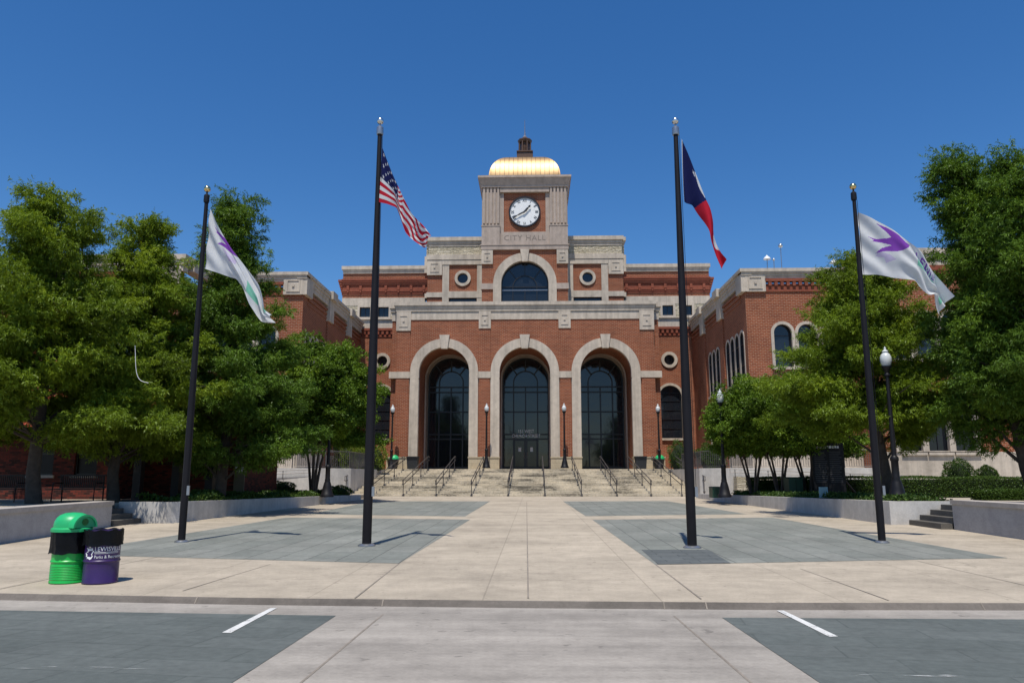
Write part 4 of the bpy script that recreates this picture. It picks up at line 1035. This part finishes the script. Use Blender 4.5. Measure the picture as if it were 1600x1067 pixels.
# bins beside the entrance
for s, px, lb in ((-1, 645, 'tapered black bin left of the left entrance arch'), (1, 1001, 'tapered black bin right of the right entrance arch')):
    x = at(px, 720, 63.6)[0]; b = thing('litter_bin', lb, 'bin', (x, 63.6, LZ), group='black bins by the entrance')
    MB().taper(x-.4, x+.4, 63.25, 63.95, LZ, LZ+.95, .06).build('bin_body', MT['binblack'], b); MB().box(x-.5, x+.5, 63.1, 64.1, LZ+.952, LZ+1.03).build('rim', MT['binblack'], b)
for s, px, lb in ((-1, 614, 'black tub bin with green lid behind the left lamp post'), (1, 1029, 'black tub bin with green lid behind the right lamp post')):
    x = at(px, 720, 63.8)[0]; b = thing('litter_bin', lb, 'bin', (x, 63.8, LZ), group='green lidded bins by the lamps')
    MB().lathe(x, 63.8, [(.36, LZ), (.50, LZ+.74), (.53, LZ+.75), (.53, LZ+.8)], 18).build('bin_body', MT['binblack'], b, smooth=True)
    MB().lathe(x+.1, 63.8, [(.40, LZ+.80), (.39, LZ+.93), (.28, LZ+1.08), (.1, LZ+1.16)], 18).build('lid', MT['lidgreen'], b, smooth=True)

# ================================================================== roof vents on the right wing
def vent(px, py, Y, r, kind, lb):
    x, y, z = at(px, py, Y); zb = H+KB*(13.05-H)
    v = thing('roof_vent', lb, 'roof vent', (x, y, zb))
    MB().tube([(x-.02, y, zb), (x, y, z)], .03, 6).build('pipe', MT['grey'], v)
    if kind == 'cap': MB().lathe(x, y, [(r, z-.02), (r*1.02, z), (r*.7, z+.14), (.06, z+.24), (.03, z+.3)], 16).build('cap', MT['vent'], v, smooth=True)
    else: MB().ball((x, y, z), r).build('ball', MT['silver'], v, smooth=True)
    return v
vent(1198.5, 405, 54, .26, 'cap', 'white mushroom roof vent above the right wing corner block'); vent(1209, 405.5, 54, .1, 'ball', 'small dark ball vent between the mushroom vent and tall pole')
vent(1219.5, 384, 54, .16, 'ball', 'shiny ball on a tall thin pole on the right wing roof'); vent(1303, 411, 55, .3, 'cap', 'white mushroom roof vent half behind the right cypress top')

# ================================================================== small tiled building at left
lodge = thing('brick_lodge', 'low patterned brick building with red tile roof, shaded behind the left trees', 'building', (-17, 32, 0))
zl = tz(32)
lw = [(at(62, 0, 32)[0]-.0, 0)]
wx = [(at(55, 720, 32)[0]-.25, at(80, 720, 32)[0]+.1), (at(117, 720, 32)[0], at(152, 720, 32)[0])]
wz = (at(0, 742, 32)[2], at(0, 676, 32)[2])
MB().wall(rect(-27, -17.9, 0, 3.9), [rect(a, b, wz[0], wz[1]) for a, b in wx], 32, 32.4).build('brick_wall', MT['clinker'], lodge)
MB().box(-27, -26.6, 32.4, 38, 0, 3.9).box(-18.3, -17.9, 32.4, 35, 0, 3.9).box(-17.88, -13.2, 35, 35.4, 0, 3.6).box(-13.6, -13.2, 35.4, 39, 0, 3.6).box(-27, -13.2, 39, 39.4, 0, 3.6).build('rear_wall', MT['clinker'], lodge)
for a, b in wx:
    w = MB().box(a, b, 32.18, 32.2, wz[0], wz[1]).build('window', MT['lodgeglass'], lodge)
    f = MB().band(rect(a, b, wz[0], wz[1]), rect(a+.06, b-.06, wz[0]+.06, wz[1]-.06), 32.1, 32.17, True); f.box(a, b, 32.12, 32.17, sum(wz)/2-.03, sum(wz)/2+.03); f.build('frame', MT['frame'], w)
    MB().box(a-.1, b+.1, 31.9, 32.2, wz[0]-.12, wz[0]-.003).build('sill', MT['cap'], w)
MB().add([(-27.6, 31, 3.6), (-13.0, 31, 3.6), (-13.0, 39.8, 3.6), (-27.6, 39.8, 3.6), (-24, 35.4, 5.9), (-16.5, 35.4, 5.9)], [(0, 1, 5, 4), (1, 2, 5), (2, 3, 4, 5), (3, 0, 4), (3, 2, 1, 0)]).build('roof', MT['tile'], lodge)
MB().box(-27.5, -13.1, 31.08, 31.2, 3.4, 3.59).build('eave_board', MT['black'], lodge)
for x in (-16.3, -14.7, -13.3): MB().box(x-.16, x+.16, 31.3, 31.62, 0, 3.42).build('porch_post', MT['black'], lodge)
dx0, dx1 = at(367, 720, 34.9)[0], at(383, 720, 34.9)[0]
d = MB().box(dx0, dx1, 34.9, 34.98, zl, at(375, 690, 34.9)[2]).build('door', MT['door'], lodge)
for k in range(3):
    x = dx0+(dx1-dx0)*(.22+.28*k); MB().box(x-.045, x+.045, 34.88, 34.895, at(375, 737, 34.9)[2], at(375, 729, 34.9)[2]).build('notice', MT['paper'], d)
def bench(px0, px1, Y, label):
    x0, x1 = at(px0, 760, Y)[0], at(px1, 760, Y)[0]; z = tz(Y)
    b = thing('park_bench', label, 'bench', ((x0+x1)/2, Y, z), group='black metal benches')
    s = MB()
    for i in range(6): s.box(x0, x1, Y-.25+.09*i, Y-.25+.09*i+.06, z+.43, z+.46)
    s.build('seat', MT['black'], b); s = MB()
    n = int((x1-x0)/.07)
    for i in range(n): s.box(x0+.07*i, x0+.07*i+.035, Y+.27+0, Y+.3, z+.5, z+.9)
    s.box(x0, x1, Y+.26, Y+.31, z+.9, z+.95); s.box(x0, x1, Y+.26, Y+.31, z+.48, z+.52); s.build('backrest', MT['black'], b)
    for x in (x0+.08, x1-.08):
        MB().tube([(x, Y-.28, z), (x, Y-.26, z+.66), (x, Y+.25, z+.66)], .025, 6).tube([(x, Y+.32, z), (x, Y+.28, z+.95)], .025, 6).build('leg', MT['black'], b)
bench(86, 158, 27, 'black metal bench before the patterned brick lodge wall'); bench(-18, 36, 27, 'black metal bench at the left picture edge, half cut off')

# directory slab, boxes, sign
sx0, sx1 = at(1270, 730, 36)[0], at(1320, 730, 36)[0]; zs0 = tz(36); zs1 = at(1290, 692, 36)[2]
slab = thing('memorial_slab', 'tall black slab with rows of small engraved lines in the right planter', 'monument', ((sx0+sx1)/2, 36, zs0))
MB().box(sx0, sx1, 36, 36.3, zs0-.1, zs1).build('slab_body', MT['slabk'], slab)
ds = MB(); rr = random.Random(3)
for i in range(17):
    z = zs1-.42-i*.085
    for c in range(2):
        a = sx0+.1+c*(sx1-sx0-.1)/2; ds.box(a, a+(sx1-sx0-.3)/2*rr.uniform(.75, 1), 35.99, 36.01, z, z+.028)
ds.build('engraved_lines', MT['dash'], slab)
ds = MB(); a = sx0+.12
while a < sx1-.2:
    w = rr.uniform(.05, .12); ds.box(a, a+w, 35.985, 36.01, zs1-.24, zs1-.13); a += w+.03
ds.build('heading', MT['paper'], slab)
MB().tube([(sx1-.05, 36.2, zs0+.9), (sx1+.9, 36.8, zs0)], .05, 6).build('brace', MT['black'], slab)
x, y, z = at(1287, 772, 30.5); sg = thing('small_sign', 'small pale blue placard on a stake before the black slab', 'sign', (x, y, tz(y)))
MB().box(x-.17, x+.17, y, y+.02, tz(y)+.12, tz(y)+.52).build('placard', MT['sign'], sg); MB().box(x-.02, x+.02, y+.02, y+.04, tz(y)-.05, tz(y)+.5).build('stake', MT['grey'], sg)
def ubox(px0, px1, pyt, Y, label):
    x0, x1 = at(px0, 760, Y)[0], at(px1, 760, Y)[0]; zt = at(px0, pyt, Y)[2]; u = thing('utility_box', label, 'utility cabinet', ((x0+x1)/2, Y, tz(Y)))
    MB().box(x0, x1, Y, Y+.8, tz(Y)-.05, zt-.06).build('cabinet', MT['utility'], u); MB().taper(x0-.03, x1+.03, Y-.03, Y+.83, zt-.06, zt, -.06).build('cap', MT['utility'], u)
    MB().box((x0+x1)/2-.01, (x0+x1)/2+.01, Y-.012, Y, tz(Y)+.1, zt-.15).build('door_seam', MT['black'], u)
ubox(1233, 1255, 745, 37, 'dark green utility cabinet between the crape trunks and the black slab'); ubox(1113, 1127, 760, 40, 'tiny dark green utility box at the far end of the right planter')

# ================================================================== foliage
def leaf_mesh(name, mat, parent, P, D, L, W, tint, flat=.9):
    """one bent blade (two quads) per entry: root P, direction D, length L, width W"""
    n = len(P); D = D/np.linalg.norm(D, axis=1, keepdims=True)
    r = rng.normal(size=(n, 3))*.75+np.array([0, 0, flat]); S = np.cross(D, r); S /= np.linalg.norm(S, axis=1, keepdims=True)+1e-9
    L = L[:, None]; W = W[:, None]; bend = np.cross(S, D)*L*.15
    v = np.stack([P, P+D*L*.5+S*W*.5+bend, P+D*L-np.array([0, 0, 1])*L*.12, P+D*L*.5-S*W*.5+bend], 1).reshape(-1, 3)
    off = wloc(parent) if parent else Vector((0, 0, 0)); v = v-np.array(off)
    me = bpy.data.meshes.new(name); me.vertices.add(4*n); me.vertices.foreach_set('co', v.astype(np.float32).ravel())
    me.loops.add(4*n); me.loops.foreach_set('vertex_index', np.arange(4*n, dtype=np.int32)); me.polygons.add(n)
    me.polygons.foreach_set('loop_start', np.arange(0, 4*n, 4, dtype=np.int32)); me.update(calc_edges=True)
    a = me.attributes.new('tint', 'FLOAT', 'POINT'); a.data.foreach_set('value', np.repeat(np.clip(tint, 0, 1), 4).astype(np.float32))
    me.materials.append(mat); o = bpy.data.objects.new(name, me); col.objects.link(o)
    if parent: o.parent = parent
    return o
def rdir(n):
    d = rng.normal(size=(n, 3)); return d/np.linalg.norm(d, axis=1, keepdims=True)
def twigs_to_leaves(T, TD, TL, per, ll, lw, tint0, spread=.8, droop=.25):
    """leaflets along twigs"""
    n = len(T); t = rng.uniform(.05, 1, (n, per)); base = T[:, None]+TD[:, None]*(TL[:, None, None]*t[..., None])
    d = TD[:, None]*.75+rng.normal(size=(n, per, 3))*spread; d[..., 2] -= droop
    P = base.reshape(-1, 3); D = d.reshape(-1, 3); m = len(P)
    return P, D, rng.uniform(.7, 1.25, m)*ll, rng.uniform(.7, 1.3, m)*lw, np.repeat(tint0, per)+rng.normal(size=m)*.10
def tree(name, label, x, y, z0, ztop, rad, clear, prof, mat, bark='bark', trunk_r=.2, nlimb=60, tw=60, per=16, ll=.125, lw=.029, seed=0, group=None, stems=None, lean=(0, 0), clump=.55, dense=1.0, upl=.25, skip=None):
    global rng
    rng = np.random.default_rng(seed)
    t = thing(name, label, 'tree', (x, y, z0), group=group)
    Ht = ztop-z0; mb = MB(); base = np.array([x, y, z0-.1]); top = np.array([x+lean[0], y+lean[1], ztop])
    def ax(h): return base+(top-base)*h+np.array([.12*math.sin(5*h+seed), .12*math.cos(4*h+seed), 0])*(1 if h > .02 else 0)
    if stems is None:
        mb.tube([ax(h) for h in (0, .02, .1, .25, .45, .65, .85, .97)], [trunk_r*1.5, trunk_r*1.15, trunk_r, trunk_r*.85, trunk_r*.62, trunk_r*.4, trunk_r*.2, .015], 10)
    C = []; CR = []; CT = []
    ga = 2.39996
    for i in range(nlimb):
        q_ = ((i+.5)/nlimb)**.9; h = clear+(1-clear)*q_
        r = rad*prof(q_)*rng.uniform(.55, 1.18); th = ga*i+rng.uniform(-.5, .5); lt = rng.normal(0, .13)
        if stems is None: a = ax(max(.05, h-.05-.1*rng.random()))
        else:
            sx, sy, sl = stems[i % len(stems)]; a = base+np.array([sx*.6, sy*.6, Ht*clear*.9])
        tip = ax(h)+np.array([math.cos(th)*r, math.sin(th)*r, upl*r*rng.uniform(-.8, 1)])
        if stems is not None: tip[2] = z0+Ht*h
        tip[2] = min(tip[2], ztop-.2)
        mid = a*.45+tip*.55+np.array([0, 0, .14*r])
        q = max(.012, trunk_r*.34*(1-h*.7)); mb.tube([a, mid, tip], [q, q*.6, .008], 5)
        nc = max(2, int(1.6+r/clump*1.1*dense))
        for k in range(nc):
            f = .34+.66*(k+.6)/nc
            p = a*(1-f)**2+2*mid*f*(1-f)+tip*f*f
            side = rng.normal(size=3)*np.array([.36, .36, .13])*clump*1.7*f
            C.append(p+side); CR.append(clump*rng.uniform(.5, 1.15)*(1.05-.35*f)*(.7+.4*prof(q_))); CT.append(lt)
        if rng.random() < .6:                               # a sprig that breaks the outline
            C.append(tip+np.array([math.cos(th), math.sin(th), rng.uniform(-.1, .7)])*rng.uniform(.15, .5)); CR.append(clump*.36); CT.append(lt+.1)
    if stems is None:
        for k in range(4): C.append(ax(1-.025*k)+rng.normal(size=3)*.06*k); CR.append(.16+.05*k); CT.append(.1)
    if stems is not None:
        for sx, sy, sl in stems:
            p0 = base+np.array([sx*.12, sy*.12, 0]); p3 = base+np.array([sx*1.3, sy*1.3, Ht*.75*sl]); p1 = base+np.array([sx*.42, sy*.42, Ht*.2]); p2 = base+np.array([sx*.8, sy*.8, Ht*clear])
            mb.tube([p0, p1, p2, p3], [trunk_r, trunk_r*.8, trunk_r*.6, .02], 7)
            for b_ in range(3):
                e = p2+rng.normal(size=3)*np.array([.5, .5, .2])+np.array([0, 0, .6]); mb.tube([p1*.4+p2*.6, (p2+e)/2, e], [trunk_r*.45, trunk_r*.35, .015], 5)
    mb.build('trunk', MT[bark], t, smooth=True)
    C = np.array(C); CR = np.array(CR); CT = np.array(CT)
    if skip is not None:
        keep = np.array([not skip(*c) for c in C]); C = C[keep]; CR = CR[keep]; CT = CT[keep]
    nC = len(C); ctint = np.clip(rng.normal(.48, .14, nC)+CT, .03, .97); CN = np.clip(tw*1.25*(CR/clump/.8)**2, 10, 220).astype(int)
    idx = np.repeat(np.arange(nC), CN); d = rdir(len(idx)); rr_ = rng.random(len(idx))**.42
    T = C[idx]+d*(CR[idx]*rr_)[:, None]*np.array([1.2, 1.2, .50])
    out = T-np.array([x, y, 0]); out[:, 2] = 0; out /= np.linalg.norm(out, axis=1, keepdims=True)+1e-6
    TD = d*.7+out*.7+rng.normal(size=T.shape)*.35; TD[:, 2] *= .6; TD /= np.linalg.norm(TD, axis=1, keepdims=True)
    P, D, L, W, ti = twigs_to_leaves(T, TD, rng.uniform(.6, 1.3, len(T))*ll*2.9, per, ll, lw, ctint[idx])
    leaf_mesh('crown', MT[mat], t, P, D, L, W, ti)
    return t
cone = lambda q: (1-q)**.85*.95+.05 if q > .12 else .72+q*1.2
spire = lambda q: (1-q)**1.05*1.02+.04 if q > .14 else .70+q*1.4
ovl = lambda q: max(.10, math.sin(math.pi*min(1, .22+.78*q))**.8)
vase = lambda q: max(.15, math.sin(math.pi*min(1, .30+.68*q))**.55)
# left group
tall = lambda q: max(.05, (1-q)**.62*.98) if q > .12 else .75+q*1.2
tree('cypress_tree', 'large feathery cypress at the left picture edge over the benches', at(47, 750, 24)[0], 24.3, tz(24), at(22, 294, 24)[2], 3.8, .23, tall, 'cypress', trunk_r=.21, nlimb=88, tw=60, seed=11, lean=(-.5, 0), upl=.15, group='cypress trees')
tree('cypress_tree', 'broad yellow-green cypress between the left edge tree and the outer flagpole', at(175, 745, 27)[0], 27.2, tz(27), at(190, 335, 27)[2], 3.8, .20, spire, 'cypress', trunk_r=.19, nlimb=84, tw=60, seed=23, lean=(.2, .3), upl=.15, group='cypress trees')
tree('cypress_tree', 'pointed cypress rising directly behind the outer left flagpole', at(345, 745, 30)[0], 30, tz(30), at(357, 308, 30)[2], 3.9, .15, spire, 'cypressdk', trunk_r=.2, nlimb=92, tw=60, seed=31, upl=.12, group='cypress trees')
tree('cypress_tree', 'cypress added beyond the left picture edge to shade the lodge', -21.2, 26.5, tz(26), 10.0, 3.6, .28, tall, 'cypress', trunk_r=.2, nlimb=60, tw=46, seed=37, group='cypress trees')  # extra off-frame tree, put in for its shade on the lodge
S5 = [(.75, .2, 1), (-.7, .3, .95), (.15, -.7, 1), (-.3, .7, .9), (.5, -.5, .95)]
tree('crape_myrtle', 'multi-stemmed crape myrtle beside the left stairs, dense dark leaves', at(478, 745, 40)[0]+.4, 40, tz(40), at(520, 525, 40)[2], 2.95, .34, vase, 'crape', 'barkpale', .085, 84, 74, 9, .12, .062, 41, 'crape myrtles', S5)
pts = [at(px, py, 23.7) for px, py in ((211, 540), (212, 565), (212, 585), (216, 598), (224, 603), (232, 598))]
_, cx_, cz_ = smooth_curve([(p[0], p[2]) for p in pts], 24); c_ = MB().tube([(a, 23.7, b) for a, b in zip(cx_, cz_)], .008, 5).build('hanging_cord', MT['white']); tag(c_, 'thin white cord loop hanging from the broad cypress left of the outer flagpole', 'cord')
# right group
lampx = at(1388, 640, 26.6)[0]
tree('cypress_tree', 'feathery cypress behind the outer right flagpole and lamp', at(1386, 745, 29)[0], 29, tz(29), at(1345, 392, 29)[2], 3.75, .29, tall, 'cypress', trunk_r=.19, nlimb=90, tw=60, upl=.15, seed=53, skip=lambda a, b, c: (a-lampx)**2 < .9 and b < 27.2 and c > 3.6, lean=(-.45, .2), group='cypress trees')
tree('cypress_tree', 'tall dark cypress at the right picture edge', at(1628, 745, 25)[0], 25.2, tz(25), at(1534, 230, 25)[2], 2.1, .22, tall, 'cypressdk', trunk_r=.24, nlimb=86, tw=62, upl=.12, seed=61, lean=(-1.55, 0), group='cypress trees')
tree('cypress_tree', 'cypress beyond the right picture edge, only branches showing', at(1665, 745, 24)[0], 23.6, tz(24), at(1592, 244, 24)[2], 2.3, .28, tall, 'cypressdk', trunk_r=.22, nlimb=70, tw=50, seed=67, upl=.12, lean=(-.9, 0), group='cypress trees')
for px, Y, top, rad, sd, lb in ((1176, 40, 590, 2.1, 71, 'crape myrtle nearest the right stairs, beside the lamp post'), (1218, 38.5, 575, 2.2, 73, 'middle crape myrtle of the right planter'), (1262, 37.5, 585, 2.1, 79, 'crape myrtle by the black slab in the right planter')):
    tree('crape_myrtle', lb, at(px, 745, Y)[0], Y, tz(Y), at(px, top, Y)[2], rad, .38, vase, 'crape', 'barkpale', .07, 56, 70, 9, .115, .058, sd, 'crape myrtles', S5)
# clipped hedges and bushes: solid dark core hidden inside a leafy skin
MT['core'] = plain('twig_core', (.012, .02, .008), .95)
def hedge_box(name, label, x0, x1, y0, y1, z0, z1, n, mat='hedge', cat='hedge', ll=.07):
    h = thing(name, label, cat, ((x0+x1)/2, (y0+y1)/2, z0))
    MB().box(x0+.08, x1-.08, y0+.08, y1-.08, z0-.05, z1-.09).build('stems', MT['core'], h)
    P = np.stack([rng.uniform(x0, x1, n), rng.uniform(y0, y1, n), rng.uniform(z0, z1, n)], 1)
    f = rng.integers(0, 6, n); jig = rng.uniform(-.05, .04, n)
    top = f >= 2
    P[top, 2] = z1+jig[top]+.03*np.sin(P[top, 0]*2.1); fr = (f == 0); P[fr, 1] = y0+jig[fr]; sd = f == 1; P[sd, 0] = np.where(rng.random(sd.sum()) < .5, x0, x1)+jig[sd]
    half = rng.random(n) < .5; P[top & half, 1] = y0+jig[top & half]; P[top & half, 2] = rng.uniform(z0, z1, (top & half).sum())
    D = rdir(n)+np.array([0, -.3, .5]); leaf_mesh('foliage', MT[mat], h, P, D, rng.uniform(.7, 1.3, n)*ll, rng.uniform(.7, 1.3, n)*ll*.6, rng.normal(.5, .25, n))
    return h
def bush(name, label, x, y, z, r, h, n, mat='hedge', ll=.07, group=None, rough=.12):
    b = thing(name, label, 'bush', (x, y, z), group=group)
    MB().lathe(x, y, [(r*.6, z-.05), (r*.82, z+h*.35), (r*.72, z+h*.65), (r*.3, z+h*.88), (.01, z+h*.9)], 14).build('stems', MT['core'], b, smooth=True)
    d = rdir(n); k = 1+rng.normal(size=n)*rough*.5+rough*np.sin(d[:, 0]*7+d[:, 2]*5+x)
    P = np.stack([x+d[:, 0]*r*k, y+d[:, 1]*r*k, z+h*.5+d[:, 2]*h*.5*k], 1); P = P[P[:, 2] > z-.05]; n = len(P)
    D = (P-np.array([x, y, z+h*.5]))*.8/r+rdir(n)+np.array([0, 0, .4])
    leaf_mesh('foliage', MT[mat], b, P, D, rng.uniform(.7, 1.3, n)*ll, rng.uniform(.6, 1.2, n)*ll*.6, rng.normal(.5, .22, n)); return b
rng = np.random.default_rng(5)
hy = 37.6
hedge_box('hedge', 'long clipped green hedge behind the right planter and black slab', at(1262, 745, hy)[0], 27, hy, hy+1.1, tz(hy), at(1400, 746, hy)[2], 26000)
hedge_box('hedge', 'short clipped hedge behind the crape myrtle trunks at right', at(1172, 745, 41)[0], at(1225, 745, 41)[0], 41, 41.8, tz(41), at(1200, 747, 41)[2], 5000)
hedge_box('hedge', 'very low trimmed hedge strip at the right picture edge', at(1535, 770, 31)[0], 22, 31, 31.8, tz(31), at(1560, 767, 31)[2], 9000)
bush('round_bush', 'larger clipped round bush above the right hedge', at(1498, 740, 39.6)[0], 39.6, tz(39)+.5, .66, 1.3, 5500); bush('round_bush', 'smaller clipped round bush above the right hedge', at(1543, 740, 39.6)[0], 39.6, tz(39)+.55, .45, .95, 3500)
bush('round_bush', 'sunlit clipped bush behind the outer left flagpole base', at(317, 770, 29.6)[0], 29.6, tz(29)-.05, .62, .42, 3500)
bush('round_bush', 'dark clipped mound at the far end of the left planter', at(528, 770, 43)[0], 43, tz(43)-.1, .7, .62, 3500)
bush('shrub', 'green shrub under the left crape myrtle trunks', at(437, 760, 42)[0], 42, tz(42), .8, .75, 4500)
bush('shrub', 'dark shrub left of the crape myrtle shrub', at(412, 765, 41)[0], 41, tz(41), .6, .7, 3000)
for px, r, h, lb in ((541, .85, 1.75, 'bright young shrub on the left landing behind the railing'), (566, .8, 1.55, 'bright young shrub half behind the inner left flagpole'), (588, .62, 1.6, 'bright young shrub right of the inner left flagpole')):
    bush('shrub', lb, at(px, 720, 60)[0], 60, LZ-.1, r*1.08, h*1.1, 3600, 'hedgelt', .11, rough=.2)
for px, r, h, lb in ((1062, .75, 2.0, 'dark shrub by the right arched window'), (1112, .9, 1.5, 'dark clipped shrub behind the right ramp railing')):
    bush('shrub', lb, at(px, 720, 61)[0] if px < 1100 else at(px, 720, 53)[0], 61 if px < 1100 else 53, LZ-.1, r*1.1, h*1.1, 3600, 'hedge', .1, rough=.16)
# ground cover (uncountable)
def cover(name, poly, n, h, mat, ll):
    P = np.array(poly); lo, hi = P.min(0), P.max(0); q = rng.uniform(lo, hi, (n*3, 2)); q = q[inpoly(q[:, 0], q[:, 1], poly)][:n]; n = len(q)
    z = np.array([tz(y) for y in q[:, 1]])+rng.random(n)**1.2*h*(.7+.5*np.sin(q[:, 0]*2.3+q[:, 1]*1.7))
    D = rdir(n)*.8+np.array([0, 0, .6]); o = leaf_mesh(name, MT[mat], None, np.stack([q[:, 0], q[:, 1], z], 1), D, rng.uniform(.7, 1.3, n)*ll, rng.uniform(.7, 1.3, n)*ll*.5, rng.normal(.5, .22, n))
    o['kind'] = 'stuff'; return o
cover('ground_cover', [(11.5, 25.3), (13.6, 25.3), (13.2, 33), (12.6, 42), (10.65, 42), (11.05, 33)], 26000, .22, 'cover', .12)
cover('ground_cover', [(-11.7, 27), (-11.0, 36.5), (-10.5, 44), (-12.5, 44), (-14, 33), (-14, 27)], 24000, .24, 'hedge', .12)

# ================================================================== light, sky, camera
EL, AZ = 67.5, 187.5
w = bpy.data.worlds.new('World'); sc.world = w; w.use_nodes = True; nt = w.node_tree
bg = nt.nodes['Background']; sky = nt.nodes.new('ShaderNodeTexSky'); sky.sky_type = 'NISHITA'; sky.sun_disc = False
sky.sun_elevation = R_(EL); sky.sun_rotation = R_(AZ); sky.air_density = 1.0; sky.dust_density = .4; sky.ozone_density = 5.0
hs = nt.nodes.new('ShaderNodeHueSaturation'); hs.inputs['Saturation'].default_value = 1.27; hs.inputs['Hue'].default_value = .5045
nt.links.new(sky.outputs[0], hs.inputs['Color']); nt.links.new(hs.outputs[0], bg.inputs[0]); bg.inputs[1].default_value = .127
l = bpy.data.lights.new('sun', 'SUN'); l.energy = 4.7; l.angle = R_(.5); l.color = (1, .955, .88)
so = bpy.data.objects.new('sun', l); col.objects.link(so)
sd_ = Vector((math.sin(R_(AZ))*math.cos(R_(EL)), math.cos(R_(AZ))*math.cos(R_(EL)), math.sin(R_(EL))))
so.rotation_euler = sd_.to_track_quat('Z', 'Y').to_euler(); so.location = (0, 0, 40)
cam = bpy.data.cameras.new('camera'); co = bpy.data.objects.new('camera', cam); col.objects.link(co); sc.camera = co
cam.sensor_width = 36; cam.lens = 36*F/1600; cam.clip_end = 5000; cam.clip_start = .1
co.location = (0, 0, H); co.rotation_euler = (R_(90)+PIT, 0, YAW)
sc.view_settings.view_transform = 'Standard'; sc.view_settings.look = 'None'; sc.view_settings.exposure = 0; sc.view_settings.gamma = 1
sc.cycles.max_bounces = 6; sc.cycles.transparent_max_bounces = 4
